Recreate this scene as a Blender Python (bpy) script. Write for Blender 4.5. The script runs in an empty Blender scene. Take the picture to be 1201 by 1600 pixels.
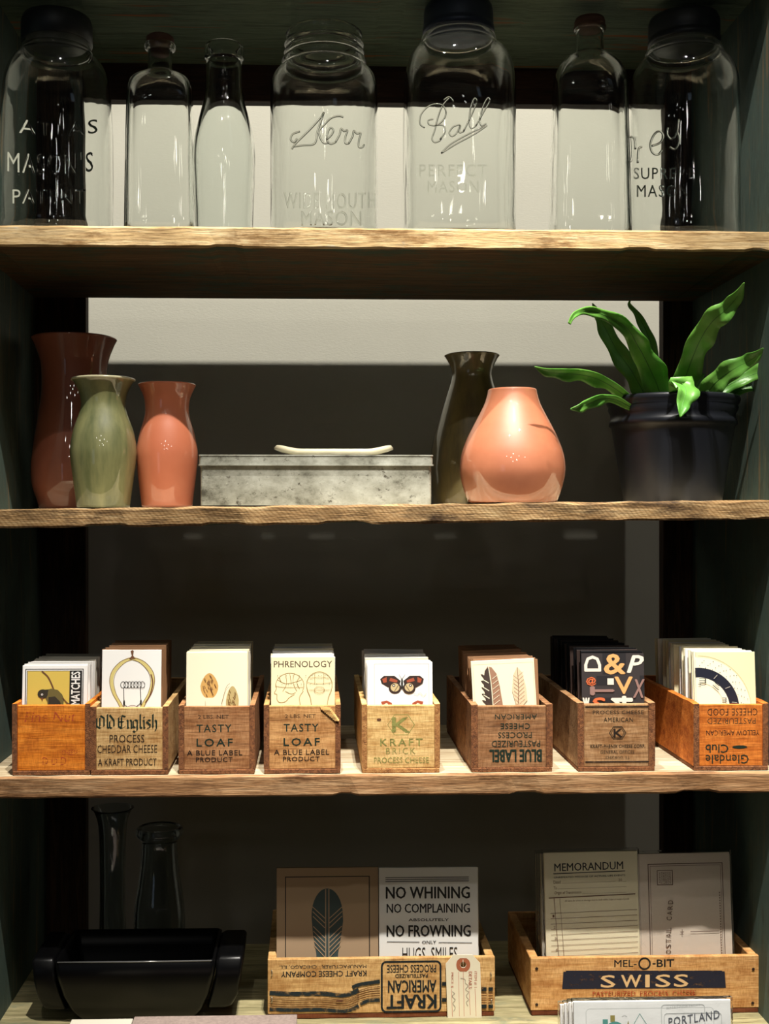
import bpy, bmesh, math, random
from mathutils import Vector, Matrix
from mathutils.geometry import tessellate_polygon
from mathutils import noise as mnoise
random.seed(7)
PI = math.pi
sc = bpy.context.scene
COL = sc.collection

# ------------------------------------------------------------------ camera
FPX, PPX, PPY = 1790.0, 546.0, 805.0      # focal length and principal point in photo pixels (1201 x 1600)
YAW = math.radians(1.8)
CAMY, H0 = -1.28, 1.40                    # camera 1.28 m in front of the shelf edges, lens 1.40 m above the floor
cam_d = bpy.data.cameras.new('camera')
cam = bpy.data.objects.new('camera', cam_d); COL.objects.link(cam); sc.camera = cam
cam.location = (0, CAMY, H0); cam.rotation_euler = (PI/2, 0, -YAW)
cam_d.sensor_fit = 'AUTO'; cam_d.sensor_width = 36; cam_d.lens = 36*FPX/1600
cam_d.shift_x = (600.5-PPX)/1600; cam_d.shift_y = (PPY-800)/1600
cam_d.clip_start = 0.02

# ------------------------------------------------------------------ world, lamps, exposure
w = bpy.data.worlds.new('world'); sc.world = w; w.use_nodes = True
w.node_tree.nodes['Background'].inputs[0].default_value = (0.55, 0.75, 0.85, 1)
w.node_tree.nodes['Background'].inputs[1].default_value = 0.0035
sc.view_settings.view_transform = 'Standard'; sc.view_settings.look = 'None'
sc.view_settings.exposure = 0.0; sc.view_settings.gamma = 1.0
try: sc.view_settings.use_curve_mapping = False
except Exception: pass

def spot(name, loc, target, power, size_deg, blend, radius, col=(1, .9, .74)):
    l = bpy.data.lights.new(name, 'SPOT'); l.energy = power; l.spot_size = math.radians(size_deg)
    l.spot_blend = blend; l.shadow_soft_size = radius; l.color = col
    o = bpy.data.objects.new(name, l); COL.objects.link(o)
    o.location = (loc[0], loc[1], loc[2]+H0)
    d = Vector((target[0], target[1], target[2]+H0)) - o.location
    o.rotation_euler = d.to_track_quat('-Z', 'Y').to_euler()
    return o
WARM = (1, .95, .86)
spot('ceiling_or_fill_spot', (-.06, -.40, 1.95), (.1, .03, -.38), 270, 25, .3, .012, WARM)
spot('ceiling_or_fill_spot', (.20, -1.07, 2.2), (.1, .15, -.22), 350, 56, .3, .014, WARM)
spot('ceiling_or_fill_spot', (.64, -1.39, 2.2), (.1, .3, 0), 26, 50, .5, .014, WARM)
spot('ceiling_or_fill_spot', (-.33, -1.65, 2.25), (.1, .3, .1), 36, 50, .5, .016, WARM)
spot('ceiling_or_fill_spot', (.30, -1.05, 2.2), (.22, .05, -.60), 330, 21, .7, .014, WARM)  # added narrow fill spot that brightens the bottom shelf
# added fill spots aimed at the floor; the bounce lifts the shelf undersides
spot('ceiling_or_fill_spot', (-.5, -2.3, 1.9), (-.4, -2.0, -1.4), 22, 70, .4, .03, WARM)
spot('ceiling_or_fill_spot', (.8, -2.6, 1.9), (.6, -2.2, -1.4), 22, 70, .4, .03, WARM)
# far lamps of the shop: small, give the sparkle in the glass and the glazes
for (x, y, z, p) in ((-.15, -2.9, 1.45, 1.4), (.55, -3.3, 1.35, 1.4), (-1.1, -3.2, 1.4, 1.4), (.2, -4.4, 1.3, 2.2), (1.5, -3.8, 1.45, 1.2), (-.5, -4.9, 1.2, 2), (-.35, -2.6, 1.0, .9), (.25, -2.7, .75, .8)):
    l = bpy.data.lights.new('far_lamp', 'POINT'); l.energy = p*1.5; l.shadow_soft_size = .045; l.color = WARM
    o = bpy.data.objects.new('far_lamp', l); COL.objects.link(o); o.location = (x, y, z+H0)
# cool area fill from an unseen source far to the front left
l = bpy.data.lights.new('cool_fill_light', 'AREA'); l.energy = 1.2; l.size = .8; l.size_y = 1.4; l.shape = 'RECTANGLE'; l.color = (.62, .78, 1)
o = bpy.data.objects.new('cool_fill_light', l); COL.objects.link(o); o.location = (-2.2, -4.2, 1.3)
o.rotation_euler = (Vector((.2, 0, 1.4))-Vector(o.location)).to_track_quat('-Z', 'Y').to_euler()

# ------------------------------------------------------------------ projection helpers
def P(px, py, Y):
    a = (px-PPX)/FPX; b = (PPY-py)/FPX
    dx = math.sin(YAW)+a*math.cos(YAW); dy = math.cos(YAW)-a*math.sin(YAW)
    t = (Y-CAMY)/dy
    return Vector((dx*t, Y, b*t+H0))
def S(px, Y):
    a = (px-PPX)/FPX
    return (Y-CAMY)/FPX/(math.cos(YAW)-a*math.sin(YAW))
S0B, S0T = .620+H0, .645+H0
S1B, S1T = .298+H0, .3215+H0
S2T = .0120+H0; S2TH = .0215; S2TILT = .0117
S3B, S3T = -.314+H0, -.290+H0
S4T = -.590+H0
TABLE = -.66+H0
def s2z(x): return S2T + S2TILT*(x-.08)
DEPTH = .30
def xl(z): return -.381 + max(0, min(1, (.15+H0-z)/.5))*.016
XR = .527
WALLY = .665

# ------------------------------------------------------------------ materials
def lin(c):
    return tuple(((v/255)/12.92 if v/255 <= .04045 else ((v/255+.055)/1.055)**2.4) for v in c)+(1,)
MATS = {}
def newmat(name):
    m = bpy.data.materials.new(name); m.use_nodes = True
    nt = m.node_tree; return m, nt, nt.nodes['Principled BSDF']
def N(nt, t, **kw):
    n = nt.nodes.new(t)
    for k, v in kw.items(): setattr(n, k, v)
    return n
def L(nt, a, b): nt.links.new(a, b)
def plain(name, c, rough=.6, metal=0, coat=0, spec=.5):
    if name in MATS: return MATS[name]
    m, nt, b = newmat(name)
    b.inputs['Base Color'].default_value = lin(c); b.inputs['Roughness'].default_value = rough
    b.inputs['Metallic'].default_value = metal; b.inputs['Coat Weight'].default_value = coat
    b.inputs['Coat Roughness'].default_value = .04
    b.inputs['Specular IOR Level'].default_value = spec
    MATS[name] = m; return m
def ramp(nt, fac, stops):
    r = N(nt, 'ShaderNodeValToRGB'); e = r.color_ramp.elements
    while len(e) < len(stops): e.new(.5)
    for i, (p, c) in enumerate(stops):
        e[i].position = p; e[i].color = lin(c) if max(c) > 1 or len(c) == 3 else c
    L(nt, fac, r.inputs[0]); return r.outputs[0]
def coords(nt, scale, rnd=True):
    tc = N(nt, 'ShaderNodeTexCoord'); mp = N(nt, 'ShaderNodeMapping'); mp.inputs['Scale'].default_value = scale
    src = tc.outputs['Object']
    if rnd:
        oi = N(nt, 'ShaderNodeObjectInfo'); mu = N(nt, 'ShaderNodeVectorMath', operation='SCALE')
        cx = N(nt, 'ShaderNodeCombineXYZ'); 
        for i in range(3): L(nt, oi.outputs['Random'], cx.inputs[i])
        L(nt, cx.outputs[0], mu.inputs[0]); mu.inputs['Scale'].default_value = 7.3
        ad = N(nt, 'ShaderNodeVectorMath', operation='ADD'); L(nt, src, ad.inputs[0]); L(nt, mu.outputs[0], ad.inputs[1]); src = ad.outputs[0]
    L(nt, src, mp.inputs['Vector']); return mp.outputs[0]
def nz(nt, vec, scale, detail=4, rough=.6, dist=0):
    n = N(nt, 'ShaderNodeTexNoise'); n.inputs['Scale'].default_value = scale; n.inputs['Detail'].default_value = detail
    n.inputs['Roughness'].default_value = rough; n.inputs['Distortion'].default_value = dist
    L(nt, vec, n.inputs['Vector']); return n.outputs['Fac']
def mixc(nt, fac, a, b, mode='MIX'):
    m = N(nt, 'ShaderNodeMix', data_type='RGBA', blend_type=mode)
    for s, v in ((0, fac), (6, a), (7, b)):
        if isinstance(v, (float, int)): m.inputs[s].default_value = v
        elif isinstance(v, tuple): m.inputs[s].default_value = v if len(v) == 4 else lin(v)
        else: L(nt, v, m.inputs[s])
    return m.outputs[2]
def bump(nt, b, h, strength, dist=.001):
    n = N(nt, 'ShaderNodeBump'); n.inputs['Strength'].default_value = strength; n.inputs['Distance'].default_value = dist
    L(nt, h, n.inputs['Height']); L(nt, n.outputs[0], b.inputs['Normal'])
def wood(name, light, mid, dark, axis='x', paint=None, paint_amt=.5, streak=None, fine=1.0, rough=.75, bumpy=.6):
    """weathered timber: grain stretched along an axis, optional remains of paint"""
    if name in MATS: return MATS[name]
    m, nt, b = newmat(name)
    k = {'x': (1, 14, 14), 'y': (14, 1, 14), 'z': (14, 14, 1)}[axis]
    v = coords(nt, k)
    g = nz(nt, v, 9*fine, 6, .65, .6)
    g2 = nz(nt, v, 42*fine, 3, .6)
    c = ramp(nt, g, [(.30, dark), (.47, mid), (.66, light)])
    c2 = ramp(nt, g2, [(.36, dark), (.55, mid), (.8, light)])
    c = mixc(nt, .38, c, c2)
    v2 = coords(nt, (1, 1, 1))
    if paint:
        k2 = {'x': (1, 3, 3), 'y': (3, 1, 3), 'z': (3, 3, 1)}[axis]
        pf = ramp(nt, nz(nt, coords(nt, k2), 14, 6, .75), [(.5-(paint_amt-.5)*.7-.02, (0, 0, 0)), (.5-(paint_amt-.5)*.7+.09, (255, 255, 255))])
        pv = mixc(nt, nz(nt, v2, 30, 4), tuple(int(q*.75) for q in paint), paint)
        c = mixc(nt, pf, c, pv)
    if streak:
        sf = ramp(nt, nz(nt, v, 5, 3, .6, .3), [(.60, (0, 0, 0)), (.68, (255, 255, 255))])
        c = mixc(nt, sf, c, streak)
    L(nt, c, b.inputs['Base Color']); b.inputs['Roughness'].default_value = rough
    b.inputs['Specular IOR Level'].default_value = .25
    bump(nt, b, g2, bumpy, .0012)
    MATS[name] = m; return m
def glass(name, tint=(1, 1, 1), rough=0.025, ior=1.5):
    m, nt, b = newmat(name)
    b.inputs['Base Color'].default_value = tint+(1,); b.inputs['Roughness'].default_value = rough
    b.inputs['Transmission Weight'].default_value = 1; b.inputs['IOR'].default_value = ior
    n = nz(nt, coords(nt, (1, 1, .35)), 28, 2, .5)
    bump(nt, b, n, .30, .0022)
    return m
def glaze(name, c, c2=None, rough=.09, streaks=False):
    m, nt, b = newmat(name)
    v = coords(nt, (1, 1, .18) if streaks else (1, 1, 1), False)
    f = nz(nt, v, 60 if streaks else 18, 4)
    col = ramp(nt, f, [(.35, c), (.65, c2 or c)])
    L(nt, col, b.inputs['Base Color']); b.inputs['Roughness'].default_value = .5
    b.inputs['Coat Weight'].default_value = 1; b.inputs['Coat IOR'].default_value = 1.75; b.inputs['Coat Roughness'].default_value = .03
    bump(nt, b, nz(nt, coords(nt, (1, 1, 1), False), 25, 2), .12, .001)
    return m
def worn(name, c, keep=.5, rough=.8, scale=160):
    """ink with gaps worn through to the board below"""
    if name in MATS: return MATS[name]
    m, nt, b = newmat(name)
    b.inputs['Base Color'].default_value = lin(c); b.inputs['Roughness'].default_value = rough
    b.inputs['Specular IOR Level'].default_value = .2
    f = nz(nt, coords(nt, (1, 1, 2.2)), scale, 4, .7)
    r = ramp(nt, f, [(.62-keep*.45, (0, 0, 0)), (.72-keep*.3, (255, 255, 255))])
    L(nt, r, b.inputs['Alpha'])
    MATS[name] = m; return m

def weather(mt, scale, strength, spots=False):
    nt = mt.node_tree; b = nt.nodes['Principled BSDF']; src = b.inputs['Base Color'].links[0].from_socket
    d = int(255*(1-strength)); st = ramp(nt, nz(nt, coords(nt, (.6, 2.2, 2.2)), scale, 6, .75), [(.36, (d, int(d*.9), int(d*.78))), (.5, (255, 255, 255))])
    c = mixc(nt, 1.0, src, st, 'MULTIPLY')
    if spots:   # diagonal saw marks across the edge
        tc = coords(nt, (1, 1, 1)); wv = N(nt, 'ShaderNodeTexWave'); wv.inputs['Scale'].default_value = 115; wv.inputs['Distortion'].default_value = 3; wv.bands_direction = 'DIAGONAL'
        L(nt, tc, wv.inputs['Vector']); c = mixc(nt, 1.0, c, ramp(nt, wv.outputs[0], [(.2, (226, 220, 208)), (.6, (255, 255, 255))]), 'MULTIPLY')
    L(nt, c, b.inputs['Base Color']); return mt
W_TOP = wood('shelf_top_wood', (206, 196, 172), (176, 160, 130), (130, 108, 80), 'x', rough=.8)
W_TOP2 = wood('shelf_top_green', (190, 176, 136), (150, 142, 104), (92, 82, 56), 'x', paint=(140, 142, 112), paint_amt=.38)
W_EDGE1 = wood('edge_wood_pale', (222, 200, 158), (190, 160, 112), (112, 82, 50), 'x', paint=(214, 208, 186), paint_amt=.32)
W_EDGE2 = wood('edge_wood_weathered', (200, 172, 128), (148, 116, 76), (58, 42, 28), 'x', paint=(186, 178, 158), paint_amt=.26, fine=1.3)
W_EDGE3 = wood('edge_wood_striped', (196, 160, 120), (150, 110, 72), (84, 56, 36), 'x', paint=(190, 180, 160), paint_amt=.2)
weather(W_EDGE1, 16, .3); weather(W_EDGE2, 11, .62, True); weather(W_EDGE3, 13, .4)
W_UNDER = wood('green_underside', (120, 132, 112), (98, 114, 96), (62, 70, 56), 'x', streak=(150, 92, 60), rough=.85)
W_UNDER2 = wood('brown_green_underside', (112, 86, 58), (84, 66, 44), (50, 38, 26), 'x', paint=(66, 82, 66), paint_amt=.47, rough=.85)
W_PANEL = wood('green_side_panel', (104, 112, 98), (80, 90, 80), (46, 50, 42), 'z', paint=(84, 102, 94), paint_amt=.62, streak=(120, 104, 80), rough=.7)
W_BACK = wood('dark_brown_rail', (70, 46, 32), (48, 32, 24), (26, 18, 14), 'x', rough=.7)
W_BACKZ = wood('dark_brown_stile', (92, 64, 42), (50, 36, 26), (26, 18, 14), 'z', rough=.7)
def wallmat():
    m, nt, b = newmat('cream_wall_paint')
    v = coords(nt, (1, 1, 1), False)
    c = ramp(nt, nz(nt, v, 3, 3), [(.3, (186, 184, 170)), (.7, (192, 190, 176))])
    L(nt, c, b.inputs['Base Color']); b.inputs['Roughness'].default_value = .7
    bump(nt, b, nz(nt, coords(nt, (1, 1, 3), False), 180, 3), .25, .001)
    return m
M_WALL = wallmat()
M_FLOOR = wood('floor_boards', (130, 116, 100), (108, 94, 80), (76, 64, 52), 'x')
M_TABLE = wood('dark_table_wood', (74, 58, 44), (54, 42, 32), (32, 24, 18), 'x')
M_GLASS = glass('clear_jar_glass', (.97, .985, .97))
M_GLASSG = glass('greenish_bottle_glass', (.962, .99, .975))
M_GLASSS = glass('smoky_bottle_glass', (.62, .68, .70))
M_LIDD = plain('dark_zinc_lid', (58, 66, 84), .42, .4)
M_LIDK = plain('black_lid', (40, 44, 48), .45, .3)
M_CORK = plain('reddish_cork', (92, 62, 48), .8)

# ------------------------------------------------------------------ mesh builder
ORIG = {}
class MB:
    def __init__(s): s.v = []; s.f = []; s.m = []; s.sm = []
    def add(s, verts, faces, mi=0, smooth=False):
        o = len(s.v); s.v += [Vector(v) for v in verts]
        for f in faces: s.f.append([o+i for i in f]); s.m.append(mi); s.sm.append(smooth)
    def box(s, x0, x1, y0, y1, z0, z1, mi=0):
        v = [(x0,y0,z0),(x1,y0,z0),(x1,y1,z0),(x0,y1,z0),(x0,y0,z1),(x1,y0,z1),(x1,y1,z1),(x0,y1,z1)]
        s.add(v, [(0,3,2,1),(4,5,6,7),(0,1,5,4),(1,2,6,5),(2,3,7,6),(3,0,4,7)], mi)
    def tube(s, pts, r, seg=8, mi=0, closed=False, caps=True):
        pts = [Vector(p) for p in pts]; n = len(pts); rings = []
        up = Vector((0, 0, 1))
        for i, p in enumerate(pts):
            t = (pts[min(i+1, n-1)]-pts[max(i-1, 0)])
            if t.length < 1e-9: t = Vector((1, 0, 0))
            t.normalize()
            a = t.cross(Vector((0, 1, 0)))
            if a.length < .05: a = t.cross(up)
            a.normalize(); b = t.cross(a)
            rr = r[i] if isinstance(r, (list, tuple)) else r
            rings.append([p+a*rr*math.cos(2*PI*k/seg)+b*rr*math.sin(2*PI*k/seg) for k in range(seg)])
        vs = [q for R in rings for q in R]
        fs = [(i*seg+k, i*seg+(k+1) % seg, (i+1)*seg+(k+1) % seg, (i+1)*seg+k) for i in range(n-1) for k in range(seg)]
        if caps: fs += [tuple(range(seg)), tuple((n-1)*seg+k for k in range(seg))]
        s.add(vs, fs, mi, True)
    def lathe(s, c, prof, seg=48, mi=0, expo=None, depth=1.0, close=False):
        """prof: (radius, z[, expo]) outer from the bottom up then inside back down; centre c=(x,y)"""
        vs = []; n = len(prof)
        for pr in prof:
            r, z = pr[0], pr[1]; e = pr[2] if len(pr) > 2 else (expo or 2); dp = pr[3] if len(pr) > 3 else depth
            for k in range(seg):
                a = 2*PI*k/seg; ca, sa = math.cos(a), math.sin(a)
                x = math.copysign(abs(ca)**(2/e), ca); y = math.copysign(abs(sa)**(2/e), sa)
                vs.append((c[0]+r*x, c[1]+r*y*dp, z))
        fs = [(i*seg+k, i*seg+(k+1) % seg, (i+1)*seg+(k+1) % seg, (i+1)*seg+k) for i in range(n-1) for k in range(seg)]
        if close: fs += [((n-1)*seg+k, (n-1)*seg+(k+1) % seg, (k+1) % seg, k) for k in range(seg)]
        else: fs += [tuple(range(seg))[::-1], tuple((n-1)*seg+k for k in range(seg))]
        s.add(vs, fs, mi, True)
    def build(s, name, mats, parent=None, origin=None, bevel=0, recalc=True, merge=False):
        if not isinstance(mats, (list, tuple)): mats = [mats]
        base = ORIG[parent.name] if parent is not None else (Vector(origin) if origin is not None else Vector((0, 0, 0)))
        me = bpy.data.meshes.new(name)
        bm = bmesh.new(); bv = [bm.verts.new(v-base) for v in s.v]
        for f, mi, sm in zip(s.f, s.m, s.sm):
            try: q = bm.faces.new([bv[i] for i in f])
            except ValueError: continue
            q.material_index = mi; q.smooth = sm
        if merge: bmesh.ops.remove_doubles(bm, verts=bm.verts, dist=1e-6)
        if bevel: bmesh.ops.bevel(bm, geom=list(bm.edges), offset=bevel, segments=1, affect='EDGES', profile=.5)
        if recalc: bmesh.ops.recalc_face_normals(bm, faces=bm.faces)
        bm.to_mesh(me); bm.free()
        for m in mats: me.materials.append(m)
        o = bpy.data.objects.new(name, me); COL.objects.link(o)
        ORIG[o.name] = base
        if parent is not None: o.parent = parent
        else: o.location = base
        return o
def tag(o, label=None, cat=None, group=None, kind=None):
    if label: o['label'] = label
    if cat: o['category'] = cat
    if group: o['group'] = group
    if kind: o['kind'] = kind
    return o
def thing(name, loc, label, cat, group=None, kind=None):
    o = bpy.data.objects.new(name, None); COL.objects.link(o); o.location = loc; o.empty_display_size = .03
    ORIG[o.name] = Vector(loc); return tag(o, label, cat, group, kind)
def clone(o, parent=None):
    c = o.copy(); COL.objects.link(c); c.parent = parent; ORIG[c.name] = ORIG[o.name]
    for ch in list(o.children): clone(ch, c)
    return c
def catmull(pts, sub=5):
    pts = [Vector(p) for p in pts]; out = []
    for i in range(len(pts)-1):
        p0, p1, p2, p3 = pts[max(i-1, 0)], pts[i], pts[i+1], pts[min(i+2, len(pts)-1)]
        for k in range(sub):
            t = k/sub
            out.append(.5*((2*p1)+(p2-p0)*t+(2*p0-5*p1+4*p2-p3)*t*t+(3*p1-p0-3*p2+p3)*t**3))
    out.append(pts[-1]); return out

# ------------------------------------------------------------------ flat print
_tc = {}
def text_mesh(s, bold=0.0, extrude=0, res=2, shear=0, space=1.0):
    key = (s, bold, extrude, res, shear, space)
    if key in _tc: return _tc[key]
    cu = bpy.data.curves.new('t', 'FONT'); cu.body = s; cu.size = 1; cu.offset = bold; cu.resolution_u = res
    cu.extrude = extrude; cu.shear = shear; cu.space_character = space
    ob = bpy.data.objects.new('t', cu); COL.objects.link(ob)
    bpy.context.view_layer.update()
    dg = bpy.context.evaluated_depsgraph_get()
    me = bpy.data.meshes.new_from_object(ob.evaluated_get(dg))
    vs = [v.co.copy() for v in me.vertices]; fs = [tuple(p.vertices) for p in me.polygons]
    bpy.data.objects.remove(ob); bpy.data.curves.remove(cu); bpy.data.meshes.remove(me)
    _tc[key] = (vs, fs); return vs, fs
class Print:
    """flat artwork: drawn in photo pixels, mapped on a plane (origin, x axis, up axis, outward normal)"""
    def __init__(s, x0, y0, scale, origin, ax=Vector((1, 0, 0)), up=Vector((0, 0, 1)), out=Vector((0, -1, 0)), clip=None):
        s.x0, s.y0, s.sc, s.o, s.ax, s.up, s.out = x0, y0, scale, Vector(origin), ax, up, out
        s.mb = MB(); s.mats = []; s.layer = 1; s.clip = clip
    def mi(s, m):
        if m not in s.mats: s.mats.append(m)
        return s.mats.index(m)
    def pt(s, x, y):
        if s.clip:
            a, b, c, d = s.clip; x = min(max(x, a), c); y = min(max(y, b), d)
        return s.o + s.ax*(x-s.x0)*s.sc + s.up*(s.y0-y)*s.sc + s.out*(s.layer*.000035)
    def tri(s, pts, faces, m):
        s.mb.add([s.pt(*p) for p in pts], faces, s.mi(m)); s.layer += 1
    def rect(s, x0, y0, x1, y1, m): s.tri([(x0, y1), (x1, y1), (x1, y0), (x0, y0)], [(0, 1, 2, 3)], m)
    def poly(s, pts, m):
        t = tessellate_polygon([[Vector((p[0], p[1], 0)) for p in pts]])
        s.tri(pts, [tuple(f) for f in t], m)
    def ell(s, cx, cy, rx, ry, m, n=20, rot=0):
        c, d = math.cos(rot), math.sin(rot)
        s.poly([(cx+rx*math.cos(2*PI*k/n)*c-ry*math.sin(2*PI*k/n)*d, cy+rx*math.cos(2*PI*k/n)*d+ry*math.sin(2*PI*k/n)*c) for k in range(n)], m)
    def ring(s, cx, cy, rx, ry, wd, m, n=28, a0=0, a1=2*PI):
        s.line([(cx+rx*math.cos(a0+(a1-a0)*k/n), cy+ry*math.sin(a0+(a1-a0)*k/n)) for k in range(n+1)], wd, m)
    def line(s, pts, wd, m, smooth=False):
        if smooth: pts = [(q.x, q.y) for q in catmull([(p[0], p[1], 0) for p in pts], 5)]
        n = len(pts); vs = []
        for i in range(n):
            a = pts[max(i-1, 0)]; b = pts[min(i+1, n-1)]
            dx, dy = b[0]-a[0], b[1]-a[1]; l = math.hypot(dx, dy) or 1
            ww = (wd[i*(len(wd)-1)//max(n-1, 1)] if isinstance(wd, (list, tuple)) else wd)/2
            vs += [(pts[i][0]-dy/l*ww, pts[i][1]+dx/l*ww), (pts[i][0]+dy/l*ww, pts[i][1]-dx/l*ww)]
        s.tri(vs, [(2*i, 2*i+1, 2*i+3, 2*i+2) for i in range(n-1)], m)
    def frame(s, x0, y0, x1, y1, wd, m):
        s.line([(x0, y0), (x1, y0)], wd, m); s.line([(x0, y1), (x1, y1)], wd, m)
        s.line([(x0, y0-wd/2), (x0, y1+wd/2)], wd, m); s.line([(x1, y0-wd/2), (x1, y1+wd/2)], wd, m)
    def rframe(s, x0, y0, x1, y1, r, wd, m):
        pts = []
        for (cx, cy, a) in ((x1-r, y0+r, -90), (x1-r, y1-r, 0), (x0+r, y1-r, 90), (x0+r, y0+r, 180)):
            for k in range(5): pts.append((cx+r*math.cos(math.radians(a+k*22.5)), cy+r*math.sin(math.radians(a+k*22.5))))
        pts.append(pts[0]); s.line(pts, wd, m)
    def text(s, t, x0, y0, x1, y1, m, bold=0.0, rot=0, shear=0, space=1.0, slant=0, res=2):
        vs, fs = text_mesh(t, min(bold, 0), 0, res, shear, space)
        if not vs: return
        ax, bx = min(v.x for v in vs), max(v.x for v in vs); ay, by = min(v.y for v in vs), max(v.y for v in vs)
        pts = []
        for v in vs:
            u = (v.x-ax)/(bx-ax); q = (v.y-ay)/max(by-ay, 1e-6)
            if rot == 0: X, Y = x0+u*(x1-x0), y1-q*(y1-y0)
            elif rot == 180: X, Y = x1-u*(x1-x0), y0+q*(y1-y0)
            elif rot == 90: X, Y = x1-(1-q)*(x1-x0) if 0 else x0+(1-q)*(x1-x0), y1-u*(y1-y0)     # reads upwards
            else: X, Y = x1-(1-q)*(x1-x0), y0+u*(y1-y0)                                          # reads downwards
            pts.append((X, Y+slant*(X-x0)))
        if bold > 0:     # heavier face: the same outlines pressed twice more, a hair to each side
            d = min(bold, .045)*1.0*(abs(y1-y0) if rot in (0, 180) else abs(x1-x0))
            for dx, dy in ((-d, 0), (d, 0), (0, -d*.7), (0, d*.7)): s.tri([(x+dx, y+dy) for x, y in pts], fs, m); s.layer -= .6
        s.tri(pts, fs, m)
    def build(s, name, parent): return s.mb.build(name, s.mats, parent, recalc=False)

# broad nib strokes for the blackletter heading
def nib(pr, strokes, nibw, m, ox, oy, sx, sy):
    nx, ny = nibw*.75, -nibw*.62
    for st in strokes:
        for (a, b) in zip(st[:-1], st[1:]):
            p = (ox+a[0]*sx, oy+a[1]*sy); q = (ox+b[0]*sx, oy+b[1]*sy)
            pr.mb.add([pr.pt(p[0]-nx/2, p[1]-ny/2), pr.pt(p[0]+nx/2, p[1]+ny/2), pr.pt(q[0]+nx/2, q[1]+ny/2), pr.pt(q[0]-nx/2, q[1]-ny/2)], [(0, 1, 2, 3)], pr.mi(m))
    pr.layer += 1

# ================================================================== SETTING
mb = MB(); mb.box(-3, 3, WALLY, WALLY+.1, 0, 2.7); tag(mb.build('wall_back', M_WALL), kind='structure')
mb = MB(); mb.box(-3, 3, -5.5, WALLY, -.05, 0); tag(mb.build('floor', M_FLOOR), kind='structure')

# ================================================================== SHELVING UNIT
unit = thing('shelving_unit', ((xl(H0)+XR)/2, .15, 0), 'tall open shelving unit of rough green-painted boards with worn timber edges', 'shelving')
def rough_board(name, mats, x0, x1, ztop, th, y0=0, y1=DEPTH, tilt=0, amp=.0009, seed=0, parent=unit):
    """long board along x with a chipped, wavering front edge; faces: 0 top, 1 front, 2 underside"""
    n = 90; vs = []; fs = []; mi = []
    ch = .0022
    prof = [(y1, 0), (y0+ch*1.2, 0), (y0, -ch), (y0, -th+ch), (y0+ch, -th), (y1, -th)]
    for i in range(n+1):
        x = x0+(x1-x0)*i/n
        for j, (y, z) in enumerate(prof):
            k = amp*(1 if 0 < j < 5 else .15)
            dy = mnoise.noise(Vector((x*26+seed, j*1.7, seed)))*k*1.2; dz = mnoise.noise(Vector((x*34+seed*3, j*2.3, 5+seed)))*k
            if j in (3, 4) and mnoise.noise(Vector((x*15, seed, 9))) > .28: dz += .0022; dy += .001
            vs.append((x, y+dy, ztop+tilt*(x-.08)+z+dz))
    m = len(prof); mb = MB(); o = 0
    mb.v = [Vector(v) for v in vs]
    for i in range(n):
        for j in range(m):
            a, b = i*m+j, i*m+(j+1) % m
            mb.f.append([a, b, b+m, a+m]); mb.sm.append(False)
            mb.m.append({0: 0, 1: 1, 2: 1, 3: 1, 4: 2, 5: 2}[j])
    mb.f.append(list(range(m))[::-1]); mb.m.append(1); mb.sm.append(False)
    mb.f.append([n*m+j for j in range(m)]); mb.m.append(1); mb.sm.append(False)
    return mb.build(name, mats, parent)
rough_board('shelf_board', [W_TOP, W_EDGE1, W_UNDER], xl(S0B), XR, S0T, S0T-S0B, seed=1)
b1 = rough_board('shelf_board', [W_TOP, W_EDGE1, W_UNDER2], xl(S1B), XR, S1T, S1T-S1B, seed=2)
b2 = rough_board('shelf_board', [W_TOP, W_EDGE2, W_UNDER], xl(S2T-.01), XR, S2T, S2TH, tilt=S2TILT, seed=3, amp=.0018)
b3 = rough_board('shelf_board', [W_TOP, W_EDGE3, W_UNDER], xl(S3B), XR, S3T, S3T-S3B, seed=4)
b4 = rough_board('shelf_board', [W_TOP2, W_EDGE3, W_UNDER], xl(S4T), XR, S4T, .024, seed=5)
b5 = rough_board('shelf_board', [W_TOP2, W_EDGE3, W_UNDER], xl(S4T), XR, .34+H0-1.0-.30, .024, seed=6)
# side panels: the left one leans a little, as the photo shows
def side_panel(sgn):
    mb = MB(); zs = [0, .4, .9-.25+H0-.9, .15+H0, S0T+.02]
    zs = sorted(set([0, .5, H0-.6, H0-.35, H0-.1, H0+.15, S0T+.02])); n = len(zs); vs = []
    for z in zs:
        xi = xl(z) if sgn < 0 else XR; xo = xi+sgn*.024
        vs += [(xi, 0, z), (xo, 0, z), (xo, DEPTH, z), (xi, DEPTH, z)]
    fs = [(i*4+k, i*4+(k+1) % 4, (i+1)*4+(k+1) % 4, (i+1)*4+k) for i in range(n-1) for k in range(4)]
    fs += [(0, 1, 2, 3), tuple((n-1)*4+k for k in range(4))]
    mb.add(vs, fs); return mb.build('side_panel', W_PANEL, unit, bevel=.0015)
side_panel(-1); side_panel(1)
xs_l = P(134, 600, DEPTH).x; xs_r = P(1036, 600, DEPTH).x
def stile(x0, x1):
    mb = MB(); mb.box(x0, x1, DEPTH+.0005, DEPTH+.0205, 0, S0T); return mb.build('back_stile', W_BACKZ, unit, bevel=.001)
stile(-.405, xs_l); stile(xs_r, XR+.024)
zr = P(600, 160, DEPTH).z
mb = MB(); mb.box(xs_l+.0005, xs_r-.0005, DEPTH+.0005, DEPTH+.0205, zr, S0T); mb.build('back_rail', W_BACK, unit, bevel=.001)

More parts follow.
